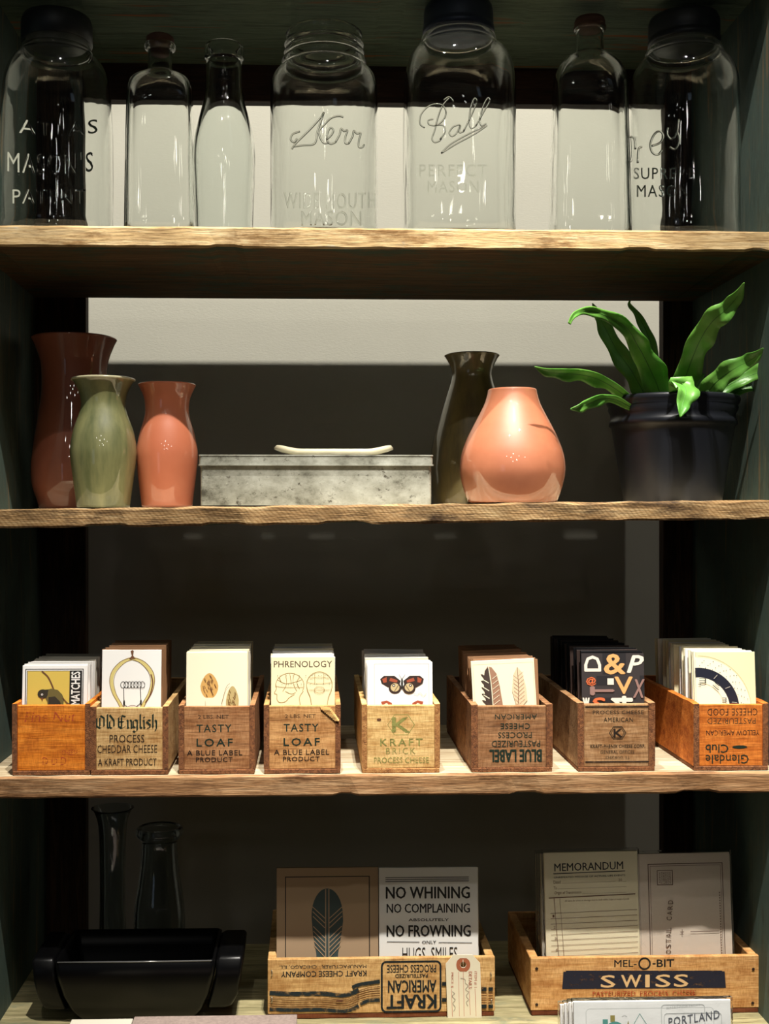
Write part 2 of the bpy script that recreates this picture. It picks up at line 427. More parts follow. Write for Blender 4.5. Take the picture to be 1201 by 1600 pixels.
# ================================================================== GLASS JARS (top shelf)
def Zpx(py, Y, px=600): return P(px, py, Y).z
def shell(cx, Y, prof, zbase, t=.0028, tb=.006):
    """photo-pixel outline (radius, y[, expo, depth]) from bottom up -> closed glass shell; the first row is the foot"""
    s = S(cx, Y); c = P(cx, 800, Y).x; out = []
    for i, pr in enumerate(prof):
        z = zbase if pr[1] is None else Zpx(pr[1], Y, cx)
        out.append([pr[0]*s, z]+list(pr[2:]))
    body = [out[0][:]]; body[0][0] *= .93
    f = out[0][:]; f[1] = zbase+.0035; body.append(f); body += out[1:]
    inner = []
    for q in reversed(body[2:]):
        r = q[:]; r[0] = max(q[0]-t, .002); inner.append(r)
    b0 = body[1][:]; b0[0] = max(b0[0]-t*1.6, .002); b0[1] = zbase+tb+.003; inner.append(b0)
    b1_ = b0[:]; b1_[0] *= .75; b1_[1] = zbase+tb; inner.append(b1_)
    return (c, Y), body+inner
def smooth_prof(prof, sub=4):
    base = [prof[0]]; pts = prof[1:]; out = []
    for i in range(len(pts)-1):
        p0, p1, p2, p3 = pts[max(i-1, 0)], pts[i], pts[i+1], pts[min(i+2, len(pts)-1)]
        for k in range(sub):
            t = k/sub; q = []
            for d in range(len(p1)):
                a0, a1, a2, a3 = (p[d] if d < len(p) else p1[d] for p in (p0, p1, p2, p3))
                q.append(.5*(2*a1+(a2-a0)*t+(2*a0-5*a1+4*a2-a3)*t*t+(3*a1-a0-3*a2+a3)*t**3))
            out.append(tuple(q))
    return base+out+[pts[-1]]
def jar(name, label, cat, cx, Y, prof, zb, mat, seg=64, expo=2, depth=1.0, t=.0028, part='glass_body', smooth=3, group=None):
    c, pr = shell(cx, Y, smooth_prof(prof, smooth), zb, t)
    o = thing(name, (c[0], Y, zb), label, cat, group)
    mb = MB(); mb.lathe(c, pr, seg, expo=expo, depth=depth); b = mb.build(part, mat, o)
    return o, b, c
def surf(px, py, cx, Y, R, depth=1.0, expo=2):
    """point on the front of a round body for a photo pixel"""
    c = P(cx, 800, Y).x; y = Y
    for _ in range(4):
        p = P(px, py, y); u = min(abs(p.x-c)/R, .985); y = Y-R*depth*(1-u**expo)**(1/expo)
    n = Vector((p.x-c, (y-Y), 0)).normalized() if expo == 2 else Vector(((p.x-c)/R*.3, -1, 0)).normalized()
    return p, n
def emboss_text(mb, t, x0, y0, x1, y1, cx, Y, R, depth=1.0, expo=2, bold=.0, arc=0, h=.0005):
    vs, fs = text_mesh(t, bold, .5, 3, 0, 1.15)
    ax, bx = min(v.x for v in vs), max(v.x for v in vs); ay, by = min(v.y for v in vs), max(v.y for v in vs)
    out = []
    for v in vs:
        u = (v.x-ax)/(bx-ax); q = (v.y-ay)/(by-ay)
        p, n = surf(x0+u*(x1-x0), y1-q*(y1-y0)+arc*(2*u-1)**2, cx, Y, R, depth, expo)
        out.append(p+n*(h if v.z > 0 else .00005))
    mb.add(out, fs)
def emboss_line(mb, pts, r, cx, Y, R, depth=1.0, expo=2, crop=None, sub=5):
    pts = [(q.x, q.y) for q in catmull([(p[0], p[1], 0) for p in pts], sub)]
    if crop: pts = [(crop[0]+x/3.0025, crop[1]+y/3.0025) for x, y in pts]
    w_ = [surf(x, y, cx, Y, R, depth, expo) for x, y in pts]
    mb.tube([p+n*.0002 for p, n in w_], r, 6)

JY = .105
def lid(o, cx, Y, rows, mat, ridges=0, name='lid', seg=64):
    s = S(cx, Y); c = P(cx, 800, Y).x
    mb = MB(); mb.lathe((c, Y), [(r*s, Zpx(y, Y, cx)) for r, y in rows], seg)
    return mb.build(name, mat, o)
# 1 — big jar, dark lid, far left
o, b, c = jar('mason_jar', 'large clear mason jar with black lid and raised PATENT lettering, far left of top shelf', 'jar', 89, JY,
    [(86, None), (87, 372), (87, 300), (86, 200), (83, 150), (79, 122), (69, 100), (56, 88), (55, 82), (52, 78), (52, 48)], S1T, M_GLASS)
lid(o, 89, JY, [(52.5, 70), (54.5, 69), (54.5, 40), (52, 31), (30, 30), (.5, 30)][::1], M_LIDK)
mb = MB(); R = 87*S(89, JY)
emboss_text(mb, 'ATLAS', 30, 190, 152, 212, 89, JY, R, arc=-4)
emboss_text(mb, "MASON'S", 12, 240, 145, 272, 89, JY, R, arc=-4)
emboss_text(mb, 'PATENT', 20, 296, 134, 318, 89, JY, R)
mb.build('raised_lettering', M_GLASS, b)
# 2 — flask bottle with reddish stopper
o, b, c = jar('flask_bottle', 'clear square-shouldered flask bottle with brown stopper, left part of top shelf', 'bottle', 250, JY,
    [(53, None, 5, .62), (54, 375, 5, .62), (52.5, 260, 5, .62), (50.5, 160, 5, .62), (49, 138, 4.5, .64), (42, 124, 3.4, .68), (28, 116, 2.4, .85), (21, 113, 2, 1), (19, 106, 2, 1), (19, 84, 2, 1), (19, 80, 2, 1), (24, 77, 2, 1), (24, 71, 2, 1), (21, 69, 2, 1)], S1T, M_GLASS, smooth=3)
lid(o, 250, JY, [(14, 86), (15, 70), (20, 69), (21.5, 66), (21.5, 60), (18, 57), (.5, 56)], M_CORK, name='stopper', seg=32)
# 3 — milk bottle, green glass
o, b, c = jar('milk_bottle', 'pale green glass milk bottle with open rolled lip, left of the wide mouth jar', 'bottle', 350, JY,
    [(44, None), (45, 372), (46, 330), (48, 280), (48.5, 245), (46, 215), (39, 185), (32, 158), (29, 130), (28, 104), (27.5, 96), (30.5, 92), (31, 84), (30.5, 76), (29, 72)], S1T, M_GLASSG, t=.0036)
# 4 — wide mouth jar without lid
KX = 506
o, b, c = jar('wide_mouth_jar', 'clear wide mouth jar without lid, raised script word above MASON', 'jar', KX, JY,
    [(82, None), (84, 370), (84, 300), (84, 200), (84, 158), (83, 138), (78.5, 121), (69, 110), (63, 106), (65.5, 101), (66, 96), (62, 92), (59.5, 89), (62.5, 86), (63, 83), (59.5, 79), (59, 76), (62, 73), (62, 71), (58.5, 66), (58.5, 60), (60, 56), (58, 53)], S1T, M_GLASS, smooth=3)
mb = MB(); R = 84*S(KX, JY); cr = (400, 0)
for st in ([(205, 618), (172, 630), (163, 655), (178, 668), (192, 650)], [(168, 700), (185, 675), (225, 635), (262, 598), (300, 555), (318, 528)],
           [(318, 528), (300, 580), (286, 625), (280, 665), (262, 680), (225, 682), (178, 688)], [(408, 550), (385, 545), (350, 556), (320, 585), (296, 612), (300, 645), (318, 672), (340, 670)],
           [(330, 655), (352, 635), (362, 612), (350, 600), (336, 620), (332, 655), (348, 676), (372, 668)], [(372, 668), (392, 630), (398, 604), (412, 616), (428, 612), (418, 645), (418, 672), (434, 674)],
           [(434, 674), (452, 640), (458, 614), (472, 628), (490, 625), (482, 655), (480, 688), (496, 692), (506, 680)]):
    emboss_line(mb, st, .0011, KX, JY, R, crop=cr)
mb.build('raised_script', M_GLASS, b); mb = MB()
emboss_text(mb, 'WIDE MOUTH', 444, 302, 585, 327, KX, JY, R, arc=-2, h=.0009)
emboss_text(mb, 'MASON', 471, 330, 563, 353, KX, JY, R, h=.0009)
mb.build('raised_lettering', M_GLASS, b)
# 5 — square jar, dark blue lid
BX = 716
o, b, c = jar('square_jar', 'tall clear square-bodied jar with dark blue lid and raised underlined script', 'jar', BX, JY,
    [(83, None, 3.4), (85, 372, 3.4), (85.5, 300, 3.4), (85.5, 200, 3.4), (85, 140, 3.2), (81.5, 108, 2.8), (73, 86, 2.3), (62, 75, 2), (57, 70, 2), (58.5, 65, 2), (57.5, 60, 2), (53, 57, 2), (52, 30, 2)], S1T, M_GLASS)
lid(o, BX, JY, [(52.5, 56), (56, 54), (56, 47), (54.5, 45), (54.5, 41), (54, 22), (52.5, 14), (40, 11), (.5, 11)], M_LIDD)
mb = MB(); R = 85.5*S(BX, JY); kw = dict(expo=3.4, crop=cr)
for st in ([(880, 470), (905, 455), (925, 475)], [(905, 460), (872, 500), (850, 560), (838, 610), (825, 650), (838, 668), (862, 660), (870, 645)], [(790, 600), (768, 580), (775, 535), (815, 495), (865, 490), (890, 520), (880, 560), (845, 588), (812, 585), (808, 565), (830, 560)],
           [(845, 588), (880, 590), (885, 620), (862, 655)], [(955, 585), (925, 595), (906, 622), (918, 640), (940, 625), (958, 588), (952, 622), (972, 618)], [(972, 618), (1010, 540), (1034, 480), (1024, 462), (1006, 505), (1000, 570), (1008, 602), (1030, 592)],
           [(1030, 592), (1070, 520), (1095, 475), (1086, 460), (1064, 500), (1050, 560), (1056, 590), (1078, 580)], [(1082, 590), (1020, 632), (940, 675), (868, 720)], [(868, 720), (905, 682), (975, 640), (1070, 592)]):
    emboss_line(mb, st, .0009, BX, JY, R, **kw)
mb.build('raised_script', M_GLASS, b); mb = MB()
emboss_text(mb, 'PERFECT', 655, 257, 760, 276, BX, JY, R, expo=3.4)
emboss_text(mb, 'MASON', 668, 283, 747, 301, BX, JY, R, expo=3.4)
mb.build('raised_lettering', M_GLASS, b)
# 6 — tall flask bottle
o, b, c = jar('flask_bottle', 'tall clear panelled flask bottle with brown cap, right part of top shelf', 'bottle', 921, JY,
    [(60, None, 5, .6), (61.5, 375, 5, .6), (59, 260, 5, .6), (56, 150, 5, .6), (55, 128, 4.6, .62), (50, 108, 3.6, .66), (36, 92, 2.6, .8), (24, 85, 2, 1), (21.5, 78, 2, 1), (21.5, 56, 2, 1), (21.5, 50, 2, 1), (25, 47, 2, 1), (25, 42, 2, 1), (22, 40, 2, 1)], S1T, M_GLASS)
lid(o, 921, JY, [(20, 48), (23.5, 42), (24, 35), (22, 30), (18, 29), (.5, 29)], M_CORK, name='bottle_cap', seg=32)
# 7 — jar with dark lid, far right
DX = 1068
o, b, c = jar('mason_jar', 'large clear mason jar with dark lid beside the right side panel, raised SUPREME MASON', 'jar', DX, JY,
    [(82, None), (84, 372), (84, 300), (84, 190), (83.5, 145), (78.5, 116), (67, 97), (58, 89), (57, 86), (58.5, 82), (56, 77), (52, 74), (52, 46)], S1T, M_GLASS)
lid(o, DX, JY, [(53, 72), (55, 70), (55, 64), (53.5, 62), (53.5, 58), (54.5, 56), (54.5, 38), (52, 31), (42, 29), (.5, 29)], M_LIDK)
mb = MB(); R = 84*S(DX, JY); kw = dict(crop=(801, 0))
for st in ([(556, 640), (560, 700), (556, 750), (540, 762)], [(540, 640), (570, 650), (575, 700)], [(586, 765), (590, 700), (606, 690)], [(652, 685), (690, 670), (706, 640), (690, 616), (664, 630), (645, 675), (654, 715), (680, 726), (700, 705)],
           [(728, 600), (724, 630), (742, 652), (768, 630), (778, 560)], [(772, 620), (782, 660), (762, 700), (735, 690)]):
    emboss_line(mb, st, .0013, DX, JY, R, **kw)
mb.build('raised_script', M_GLASS, b); mb = MB()
emboss_text(mb, 'SUPREME', 990, 262, 1085, 280, DX, JY, R)
emboss_text(mb, 'MASON', 995, 289, 1075, 308, DX, JY, R)
mb.build('raised_lettering', M_GLASS, b)

# ================================================================== VASES, TIN, DISH, PLANT (second shelf)
def vase(name, label, cx, Y, prof, mat, rimmat=None, t=.004, group=None):
    s = S(cx, Y); X = P(cx, 800, Y).x; zb = s2z(X)+.0002
    pts = smooth_prof([(0, 0)]+prof, 5)[1:]
    out = [(r*s, zb if i == 0 else max(Zpx(y, Y, cx), zb+.0008)) for i, (r, y) in enumerate(pts)]
    out[0] = (out[0][0]*.93, zb)
    inner = [(max(r-t, .004), z) for r, z in reversed(out[1:-1])]
    rim = out[-1]
    prof3 = out+[(rim[0]-t*.25, rim[1]+.0012), (rim[0]-t*.75, rim[1]+.001), (rim[0]-t, rim[1]-.001)]+inner[1:]+[(inner[-1][0]*.6, zb+.005)]
    o = thing(name, (X, Y, zb), label, 'vase', group)
    mb = MB(); mb.lathe((X, Y), prof3, 64); b = mb.build('glazed_body', mat, o)
    if rimmat:
        mb = MB(); mb.lathe((X, Y), [(rim[0]-t*.1, rim[1]-.0012), (rim[0]+.0005, rim[1]), (rim[0]+.0002, rim[1]+.0014), (rim[0]-t*.5, rim[1]+.0022), (rim[0]-t-.0002, rim[1]+.001), (rim[0]-t*.8, rim[1]-.0012)], 64, close=True)
        mb.build('rim', rimmat, o)
    return o
G_TERRA = glaze('dull_terracotta_glaze', (150, 84, 62), (160, 92, 68))
G_CORAL = glaze('coral_glaze', (204, 116, 82), (210, 124, 90))
G_OLIVE = glaze('olive_green_glaze', (92, 98, 62), (132, 132, 88), streaks=True)
G_DKOL = glaze('dark_olive_glaze', (84, 74, 42), (116, 102, 58), streaks=True)
G_PINK = glaze('salmon_pink_glaze', (166, 100, 70), (180, 112, 80))
G_CREAM = glaze('cream_glaze', (216, 206, 172), (226, 216, 184))
G_BLACK = plain('black_gloss_ceramic', (6, 6, 7), .32, 0, 0, .2)
vase('vase', 'tall dull terracotta vase with flared neck, behind the green vase at the left end', 116, .215,
     [(50, 812), (56, 785), (64, 760), (66, 735), (64, 705), (57, 660), (51, 620), (50, 590), (52, 565), (60, 542), (66, 530)], G_TERRA, t=.005)
vase('vase', 'small olive green glazed vase with pale rim, in front of the terracotta vase', 161.5, .105,
     [(40, 800), (42, 785), (46, 755), (50.5, 720), (51, 700), (47, 675), (38, 648), (34.5, 632), (37, 615), (44, 600), (49, 594)], G_OLIVE, plain('pale_rim_glaze', (190, 184, 150), .2, 0, .6), .0032)
vase('vase', 'small bright coral orange vase between the olive green vase and the metal tin', 261, .128,
     [(38, 800), (40, 785), (44.5, 750), (47.5, 720), (47, 700), (42, 675), (36, 655), (34, 640), (36, 622), (42, 608), (45, 602)], G_CORAL, None, .0032)
vase('vase', 'dark brown olive vase with flared mouth, behind the pink gourd vase', 737, .192,
     [(56, 806), (60, 785), (65, 750), (65, 722), (61, 690), (51, 655), (40, 620), (33, 598), (31, 585), (34, 572), (40, 560), (43, 556)], G_DKOL, None, .004)
vase('vase', 'round salmon pink gourd-shaped vase with small mouth, left of the potted fern', 800, .068,
     [(64, 800), (68, 786), (75, 768), (81, 745), (82, 728), (79, 708), (72, 688), (63, 669), (53, 650), (44, 632), (39.5, 618), (38, 610)], G_PINK, None, .004)
# galvanised tin
def tinmat():
    m, nt, b = newmat('tarnished_galvanised_tin')
    v = coords(nt, (1, 1, 1.4), False)
    c = ramp(nt, nz(nt, v, 22, 6, .7), [(.32, (78, 76, 66)), (.47, (142, 142, 130)), (.7, (180, 181, 170))])
    sp = ramp(nt, nz(nt, v, 95, 5, .8), [(.58, (0, 0, 0)), (.70, (255, 255, 255))])
    c = mixc(nt, sp, c, (58, 50, 40))
    L(nt, c, b.inputs['Base Color']); b.inputs['Metallic'].default_value = .15
    L(nt, ramp(nt, nz(nt, v, 40, 4), [(.3, (90, 90, 90)), (.7, (150, 150, 150))]), b.inputs['Roughness'])
    bump(nt, b, nz(nt, v, 30, 4), .15, .001)
    return m
M_TIN = tinmat()
TY = .045
xa, xb = P(313, 760, TY).x, P(674, 760, TY).x; xm = (xa+xb)/2; zb = s2z(xm)+.0002; zt = P(490, 711, TY).z
tin = thing('metal_tin', (xm, TY+.06, zb), 'long shallow galvanised metal tin with lid, spotted with tarnish', 'tin')
def rbox(x0, x1, y0, y1, z0, z1, r=.004, k=4):
    ring = []
    for (cx, cy, a) in ((x1-r, y0+r, -90), (x1-r, y1-r, 0), (x0+r, y1-r, 90), (x0+r, y0+r, 180)):
        for i in range(k+1): t = math.radians(a+i*90/k); ring.append((cx+r*math.cos(t), cy+r*math.sin(t)))
    n = len(ring); vs = [(x, y, z0) for x, y in ring]+[(x, y, z1) for x, y in ring]
    return vs, [(i, (i+1) % n, n+(i+1) % n, n+i) for i in range(n)]+[tuple(range(n)), tuple(range(n, 2*n))]
mb = MB(); mb.add(*rbox(xa, xb, TY, TY+.13, zb, zt-.004)); mb.build('tin_body', M_TIN, tin, bevel=0)
mb = MB(); zl = P(490, 727, TY).z
mb.add(*rbox(xa-.0015, xb+.0015, TY-.0016, TY+.1316, zl, zt)); mb.add(*rbox(xa-.0026, xb+.0026, TY-.0028, TY+.1328, zl-.0005, zl+.0012))
mb.add(*rbox(xa-.0022, xb+.0022, TY-.0022, TY+.1322, zt-.0012, zt+.0003)); mb.build('tin_lid', M_TIN, tin)
# cream ceramic tray, ends curling up
DY = TY+.05; pA = P(428, 700, DY); pB = P(614, 700, DY); zt2 = zt+.0006
o = thing('ceramic_tray', ((pA.x+pB.x)/2, DY, zt2), 'narrow cream ceramic tray with upturned ends, on the metal tin', 'tray')
mb = MB(); n = 40; rows = []
for i in range(n+1):
    u = -1+2*i/n; hl = (pB.x-pA.x)/2; x = (pA.x+pB.x)/2+u*hl
    lift = max(0, abs(u)-.55)/.45; lift = lift**1.6*.0085
    wdt = .024*(max(0, 1-abs(u)**7))**.5+.0008; tk = .0062*(max(0, 1-abs(u)**10))**.5+.001
    base = zt2+lift+(.006-tk)*.5*0
    prof = [(-.85, 0), (-1, .35), (-1, .8), (-.9, 1), (-.75, .72), (.75, .72), (.9, 1), (1, .8), (1, .35), (.85, 0)]
    rows.append([(x, DY+a*wdt, base+b*tk+(.0012*(b > .5) if abs(a) >= .9 else 0)) for a, b in prof])
m = 10; mb.add([q for r in rows for q in r], [(i*m+j, i*m+(j+1) % m, (i+1)*m+(j+1) % m, (i+1)*m+j) for i in range(n) for j in range(m)]+[tuple(range(m)), tuple(n*m+j for j in range(m))], 0, True)
mb.build('tray_body', G_CREAM, o)
# potted fern
PY_ = .115; PX_ = 1050; s = S(PX_, PY_); X = P(PX_, 800, PY_).x; zb = s2z(X)+.0002
plant = thing('potted_fern', (X, PY_, zb), 'wavy-leaved green fern in a black plastic nursery pot, right end of second shelf', 'plant')
def potmat():
    m, nt, b = newmat('black_plastic_pot')
    b.inputs['Base Color'].default_value = lin((22, 24, 30)); b.inputs['Roughness'].default_value = .38
    bump(nt, b, nz(nt, coords(nt, (1, 1, 6), False), 60, 3), .1, .001); return m
M_POT = potmat()
rows = [(70, None), (72, 798), (74, 785), (83, 730), (91, 680), (93, 668), (97, 665), (96, 658), (94, 655), (95, 648), (98.5, 640), (97.5, 636), (101, 630), (101.5, 625), (99.5, 622)]
pr = [(r*s, zb if y is None else Zpx(y, PY_, PX_)) for r, y in rows]
pin = [(r-.0022, z) for r, z in reversed(pr[2:])]
mb = MB(); mb.lathe((X, PY_), pr+pin+[(60*s, zb+.003)], 64); mb.build('pot', M_POT, plant)
def soilmat():
    m, nt, b = newmat('potting_soil'); v = coords(nt, (1, 1, 1), False)
    L(nt, ramp(nt, nz(nt, v, 160, 5), [(.3, (18, 14, 10)), (.7, (52, 40, 28))]), b.inputs['Base Color']); b.inputs['Roughness'].default_value = 1; bump(nt, b, nz(nt, v, 200, 4), .9, .003); return m
zs = Zpx(640, PY_, PX_)
mb = MB(); mb.lathe((X, PY_), [(94*s, zs-.006), (95*s, zs), (50*s, zs+.003), (2*s, zs+.004)], 32); mb.build('soil', soilmat(), plant)
def leafmat():
    m, nt, b = newmat('glossy_leaf'); v = coords(nt, (1, 1, 1), False)
    L(nt, ramp(nt, nz(nt, v, 22, 4), [(.3, (84, 148, 58)), (.7, (132, 190, 84))]), b.inputs['Base Color']); b.inputs['Roughness'].default_value = .38
    b.inputs['Transmission Weight'].default_value = 0; b.inputs['Subsurface Weight'].default_value = 0
    tr = N(nt, 'ShaderNodeBsdfTranslucent'); tr.inputs[0].default_value = lin((96, 160, 40)); mx = N(nt, 'ShaderNodeMixShader'); mx.inputs[0].default_value = .28
    out = nt.nodes['Material Output']; L(nt, b.outputs[0], mx.inputs[1]); L(nt, tr.outputs[0], mx.inputs[2]); L(nt, mx.outputs[0], out.inputs[0])
    bump(nt, b, nz(nt, coords(nt, (1, 1, 1), False), 70, 3), .25, .002); return m
M_LEAF = leafmat()
LEAVES = [  # (px, py, depth, width px); spine from the soil to the tip, face tilt in degrees
    ([(1038, 640, .10, 20), (1028, 605, .085, 44), (1012, 570, .06, 40), (996, 540, .04, 32), (978, 512, .02, 24), (948, 494, .0, 19), (918, 486, -.015, 14), (898, 491, -.025, 9), (889, 506, -.028, 6)], 20, 0),
    ([(1012, 640, .13, 18), (1003, 610, .14, 32), (985, 578, .15, 33), (962, 545, .155, 30), (944, 510, .16, 24), (933, 490, .16, 14), (925, 474, .16, 2)], 35, 1),
    ([(1024, 640, .13, 14), (1024, 585, .15, 18), (1019, 545, .16, 19), (1008, 515, .165, 17), (994, 490, .17, 11), (983, 476, .17, 6), (984, 470, .165, 3)], 40, 2),
    ([(1052, 640, .10, 18), (1064, 610, .07, 34), (1076, 575, .045, 38), (1092, 535, .015, 38), (1112, 503, -.01, 36), (1136, 482, -.025, 30), (1152, 462, -.035, 18), (1162, 442, -.05, 2)], 15, 3),
    ([(1000, 640, .10, 16), (975, 618, .08, 20), (948, 600, .06, 25), (918, 588, .035, 28), (885, 584, .015, 26), (858, 582, .0, 20), (835, 573, -.01, 2)], 50, 4),
    ([(990, 640, .08, 12), (962, 625, .05, 14), (938, 624, .03, 20), (915, 633, .012, 22), (900, 638, .004, 12), (891, 639, .0, 2)], 40, 5),
    ([(1054, 645, .07, 16), (1058, 612, .04, 30), (1066, 600, .025, 36), (1072, 612, .012, 36), (1067, 630, .004, 26), (1062, 652, -.001, 2)], 10, 6),
    ([(1090, 640, .09, 16), (1106, 612, .08, 30), (1124, 592, .065, 36), (1150, 574, .05, 32), (1176, 560, .035, 22), (1192, 544, .02, 2)], 25, 7),
    ([(1092, 645, .09, 14), (1112, 620, .08, 26), (1140, 600, .075, 28), (1168, 588, .07, 26), (1200, 576, .06, 22), (1222, 568, .055, 3)], 30, 8),
    ([(1098, 648, .10, 12), (1126, 626, .09, 20), (1158, 610, .085, 22), (1190, 603, .08, 18), (1215, 602, .075, 3)], 50, 9),
    ([(1062, 640, .12, 14), (1080, 618, .12, 24), (1092, 598, .12, 16), (1099, 584, .12, 2)], 15, 10),
]
def leaf(rows, tilt, seed):
    sp = catmull([(r[0], r[1], r[2]) for r in rows], 6)
    wd = [q.x for q in catmull([(r[3], 0, 0) for r in rows], 6)]
    pts = [P(q.x, q.y, q.z) for q in sp]; n = len(pts); vs = []; view = Vector((0, 1, 0)); tl = math.radians(tilt)
    for i, p in enumerate(pts):
        t = (pts[min(i+1, n-1)]-pts[max(i-1, 0)]).normalized()
        side = t.cross(view).normalized(); nrm = side.cross(t).normalized()
        side = side*math.cos(tl)+nrm*math.sin(tl)*.6; nrm = side.cross(t).normalized()
        if nrm.y > 0: nrm = -nrm
        hw = max(wd[i], 1)*S(sp[i].x, sp[i].z)/2
        for j, u in enumerate((-1, -.55, 0, .55, 1)):
            wv = math.sin(i*.75+seed*1.9+(1.3 if u > 0 else 0))*.22*abs(u)
            vs.append(p+side*hw*(u*(1+.5*wv)) + nrm*hw*(.30*abs(u)-.1+wv*1.1))
    mb = MB(); mb.add(vs, [(i*5+j, i*5+j+1, (i+1)*5+j+1, (i+1)*5+j) for i in range(n-1) for j in range(4)], 0, True)
    o = mb.build('leaf', M_LEAF, plant, recalc=False)
    md = o.modifiers.new('thickness', 'SOLIDIFY'); md.thickness = .0007; md.offset = 0
    mb = MB(); mb.tube([vs[i*5+2] for i in range(n)], [.0011*(1-.7*i/n) for i in range(n)], 6)
    mb.build('midrib', plain('leaf_midrib', (70, 120, 44), .5), o)
for rws, tl, sd in LEAVES: leaf(rws, tl, sd)

# ================================================================== WOODEN CRATES AND CARDS
def crate_wood(name, l, m, d, **k):
    mt = wood(name, l, m, d, 'x', fine=.8, bumpy=.3, **k); nt = mt.node_tree; b = nt.nodes['Principled BSDF']
    src = b.inputs['Base Color'].links[0].from_socket
    hs = N(nt, 'ShaderNodeHueSaturation'); hs.inputs['Saturation'].default_value = 1.04; hs.inputs['Value'].default_value = 1.06; L(nt, src, hs.inputs['Color']); src = hs.outputs[0]
    st = ramp(nt, nz(nt, coords(nt, (1, 1, 1.6)), 34, 5, .7), [(.34, (214, 196, 176)), (.56, (255, 255, 255))])      # old stains
    sc_ = ramp(nt, nz(nt, coords(nt, (5, 5, 1)), 120, 3, .6), [(.35, (230, 222, 212)), (.6, (255, 255, 255))])      # saw marks
    c = mixc(nt, 1.0, src, st, 'MULTIPLY'); c = mixc(nt, 1.0, c, sc_, 'MULTIPLY'); L(nt, c, b.inputs['Base Color']); return mt
CW = [crate_wood('crate_orange', (236, 156, 78), (222, 134, 60), (160, 84, 34)), crate_wood('crate_tan', (224, 192, 142), (206, 172, 122), (166, 128, 82)),
      crate_wood('crate_brown', (190, 146, 106), (164, 120, 84), (106, 72, 48)), crate_wood('crate_honey', (216, 172, 120), (192, 146, 98), (136, 94, 58)),
      crate_wood('crate_pale', (230, 200, 144), (220, 186, 128), (186, 146, 92)), crate_wood('crate_darkbrown', (184, 142, 104), (150, 110, 78), (74, 52, 38)),
      crate_wood('crate_greybrown', (190, 154, 116), (164, 128, 92), (106, 76, 54)), crate_wood('crate_rust', (228, 148, 82), (208, 124, 62), (150, 76, 34))]
ENDW = wood('crate_end_grain', (170, 112, 68), (120, 74, 44), (40, 24, 16), 'y', fine=2.2, bumpy=1.0)
ENDL = wood('crate_end_grain_light', (206, 160, 100), (170, 116, 66), (90, 54, 30), 'y', fine=2.2, bumpy=.8)
INK = worn('green_black_ink', (30, 44, 34), 1.0); INKF = worn('faded_ink', (54, 44, 32), .85); INKG = worn('faded_green_ink', (140, 138, 76), .66)
INKR = worn('faded_red_ink', (176, 74, 44), .5); INKD = worn('worn_dark_ink', (40, 30, 24), .92)
def crate(name, label, px0, px1, ptop, Yf, zb, depth, mat, side=None, sidepx=8, bottom=True, hpx=None, group=None):
    """dovetail-free nailed crate: front and back panel between two side panels on a base board"""
    s = S((px0+px1)/2, Yf); x0, x1 = P(px0, 1100, Yf).x, P(px1, 1100, Yf).x; zt = P((px0+px1)/2, ptop, Yf).z
    zb += .0003; t = sidepx*s; bt = .0052; side = side or ENDW
    o = thing(name, ((x0+x1)/2, Yf+depth/2, zb), label, 'crate', group)
    mb = MB(); mb.box(x0+t+.0002, x1-t-.0002, Yf, Yf+.006, zb+bt, zt); f = mb.build('front_panel', mat, o, bevel=.0006)
    for a, b in ((x0, x0+t), (x1-t, x1)):
        mb = MB(); n = 12; vs = []
        for i in range(n+1):
            y = Yf-.0004+(depth+.0004)*i/n; dz = .0012*mnoise.noise(Vector((y*60, a*9, 1)))+.0018
            vs += [(a, y, zb+bt), (b, y, zb+bt), (b, y, zt+dz), (a, y, zt+dz*.7)]
        mb.add(vs, [(i*4+k, i*4+(k+1) % 4, (i+1)*4+(k+1) % 4, (i+1)*4+k) for i in range(n) for k in range(4)]+[(0, 1, 2, 3), (n*4, n*4+1, n*4+2, n*4+3)], 0)
        mb.m = [1 if i >= n*4 else 0 for i in range(len(mb.f))]
        mb.build('side_board', [mat, side], o)
    mb = MB(); mb.box(x0+t+.0002, x1-t-.0002, Yf+depth-.006, Yf+depth, zb+bt, zt); mb.build('back_panel', mat, o, bevel=.0006)
    mb = MB(); mb.box(x0+.0005, x1-.0005, Yf-.0008, Yf+depth, zb, zb+bt-.0001); mb.build('base_board', side, o, bevel=.0007)
    pr = Print(px0+sidepx, ptop, s, Vector((x0+t, Yf, zt)))
    return o, f, pr, (x0+t, x1-t, zb+bt, zt, s)
ORD = ('first second third fourth fifth sixth seventh eighth ninth tenth eleventh twelfth thirteenth fourteenth fifteenth sixteenth seventeenth eighteenth nineteenth twentieth').split()
def nth_label(g, k):
    a, b_ = g.split(' behind ', 1)
    return '%s, %s one behind %s' % (a, ORD[k], b_)
def card_proto(name, wdt, hgt, th, body, label, group, cat='card'):
    mb = MB(); mb.box(-wdt/2, wdt/2, 0, th, 0, hgt); c = mb.build(name, body, bevel=min(.00025, th*.3))
    ORIG[c.name] = Vector((0, 0, 0)); return tag(c, label, cat, group)
LEAN = math.radians(-4.5)
def place(c, x, y, z, lean=LEAN, roll=0, yaw=0):
    c.rotation_euler = (lean, roll, yaw); c.location = (x, y, z); return c

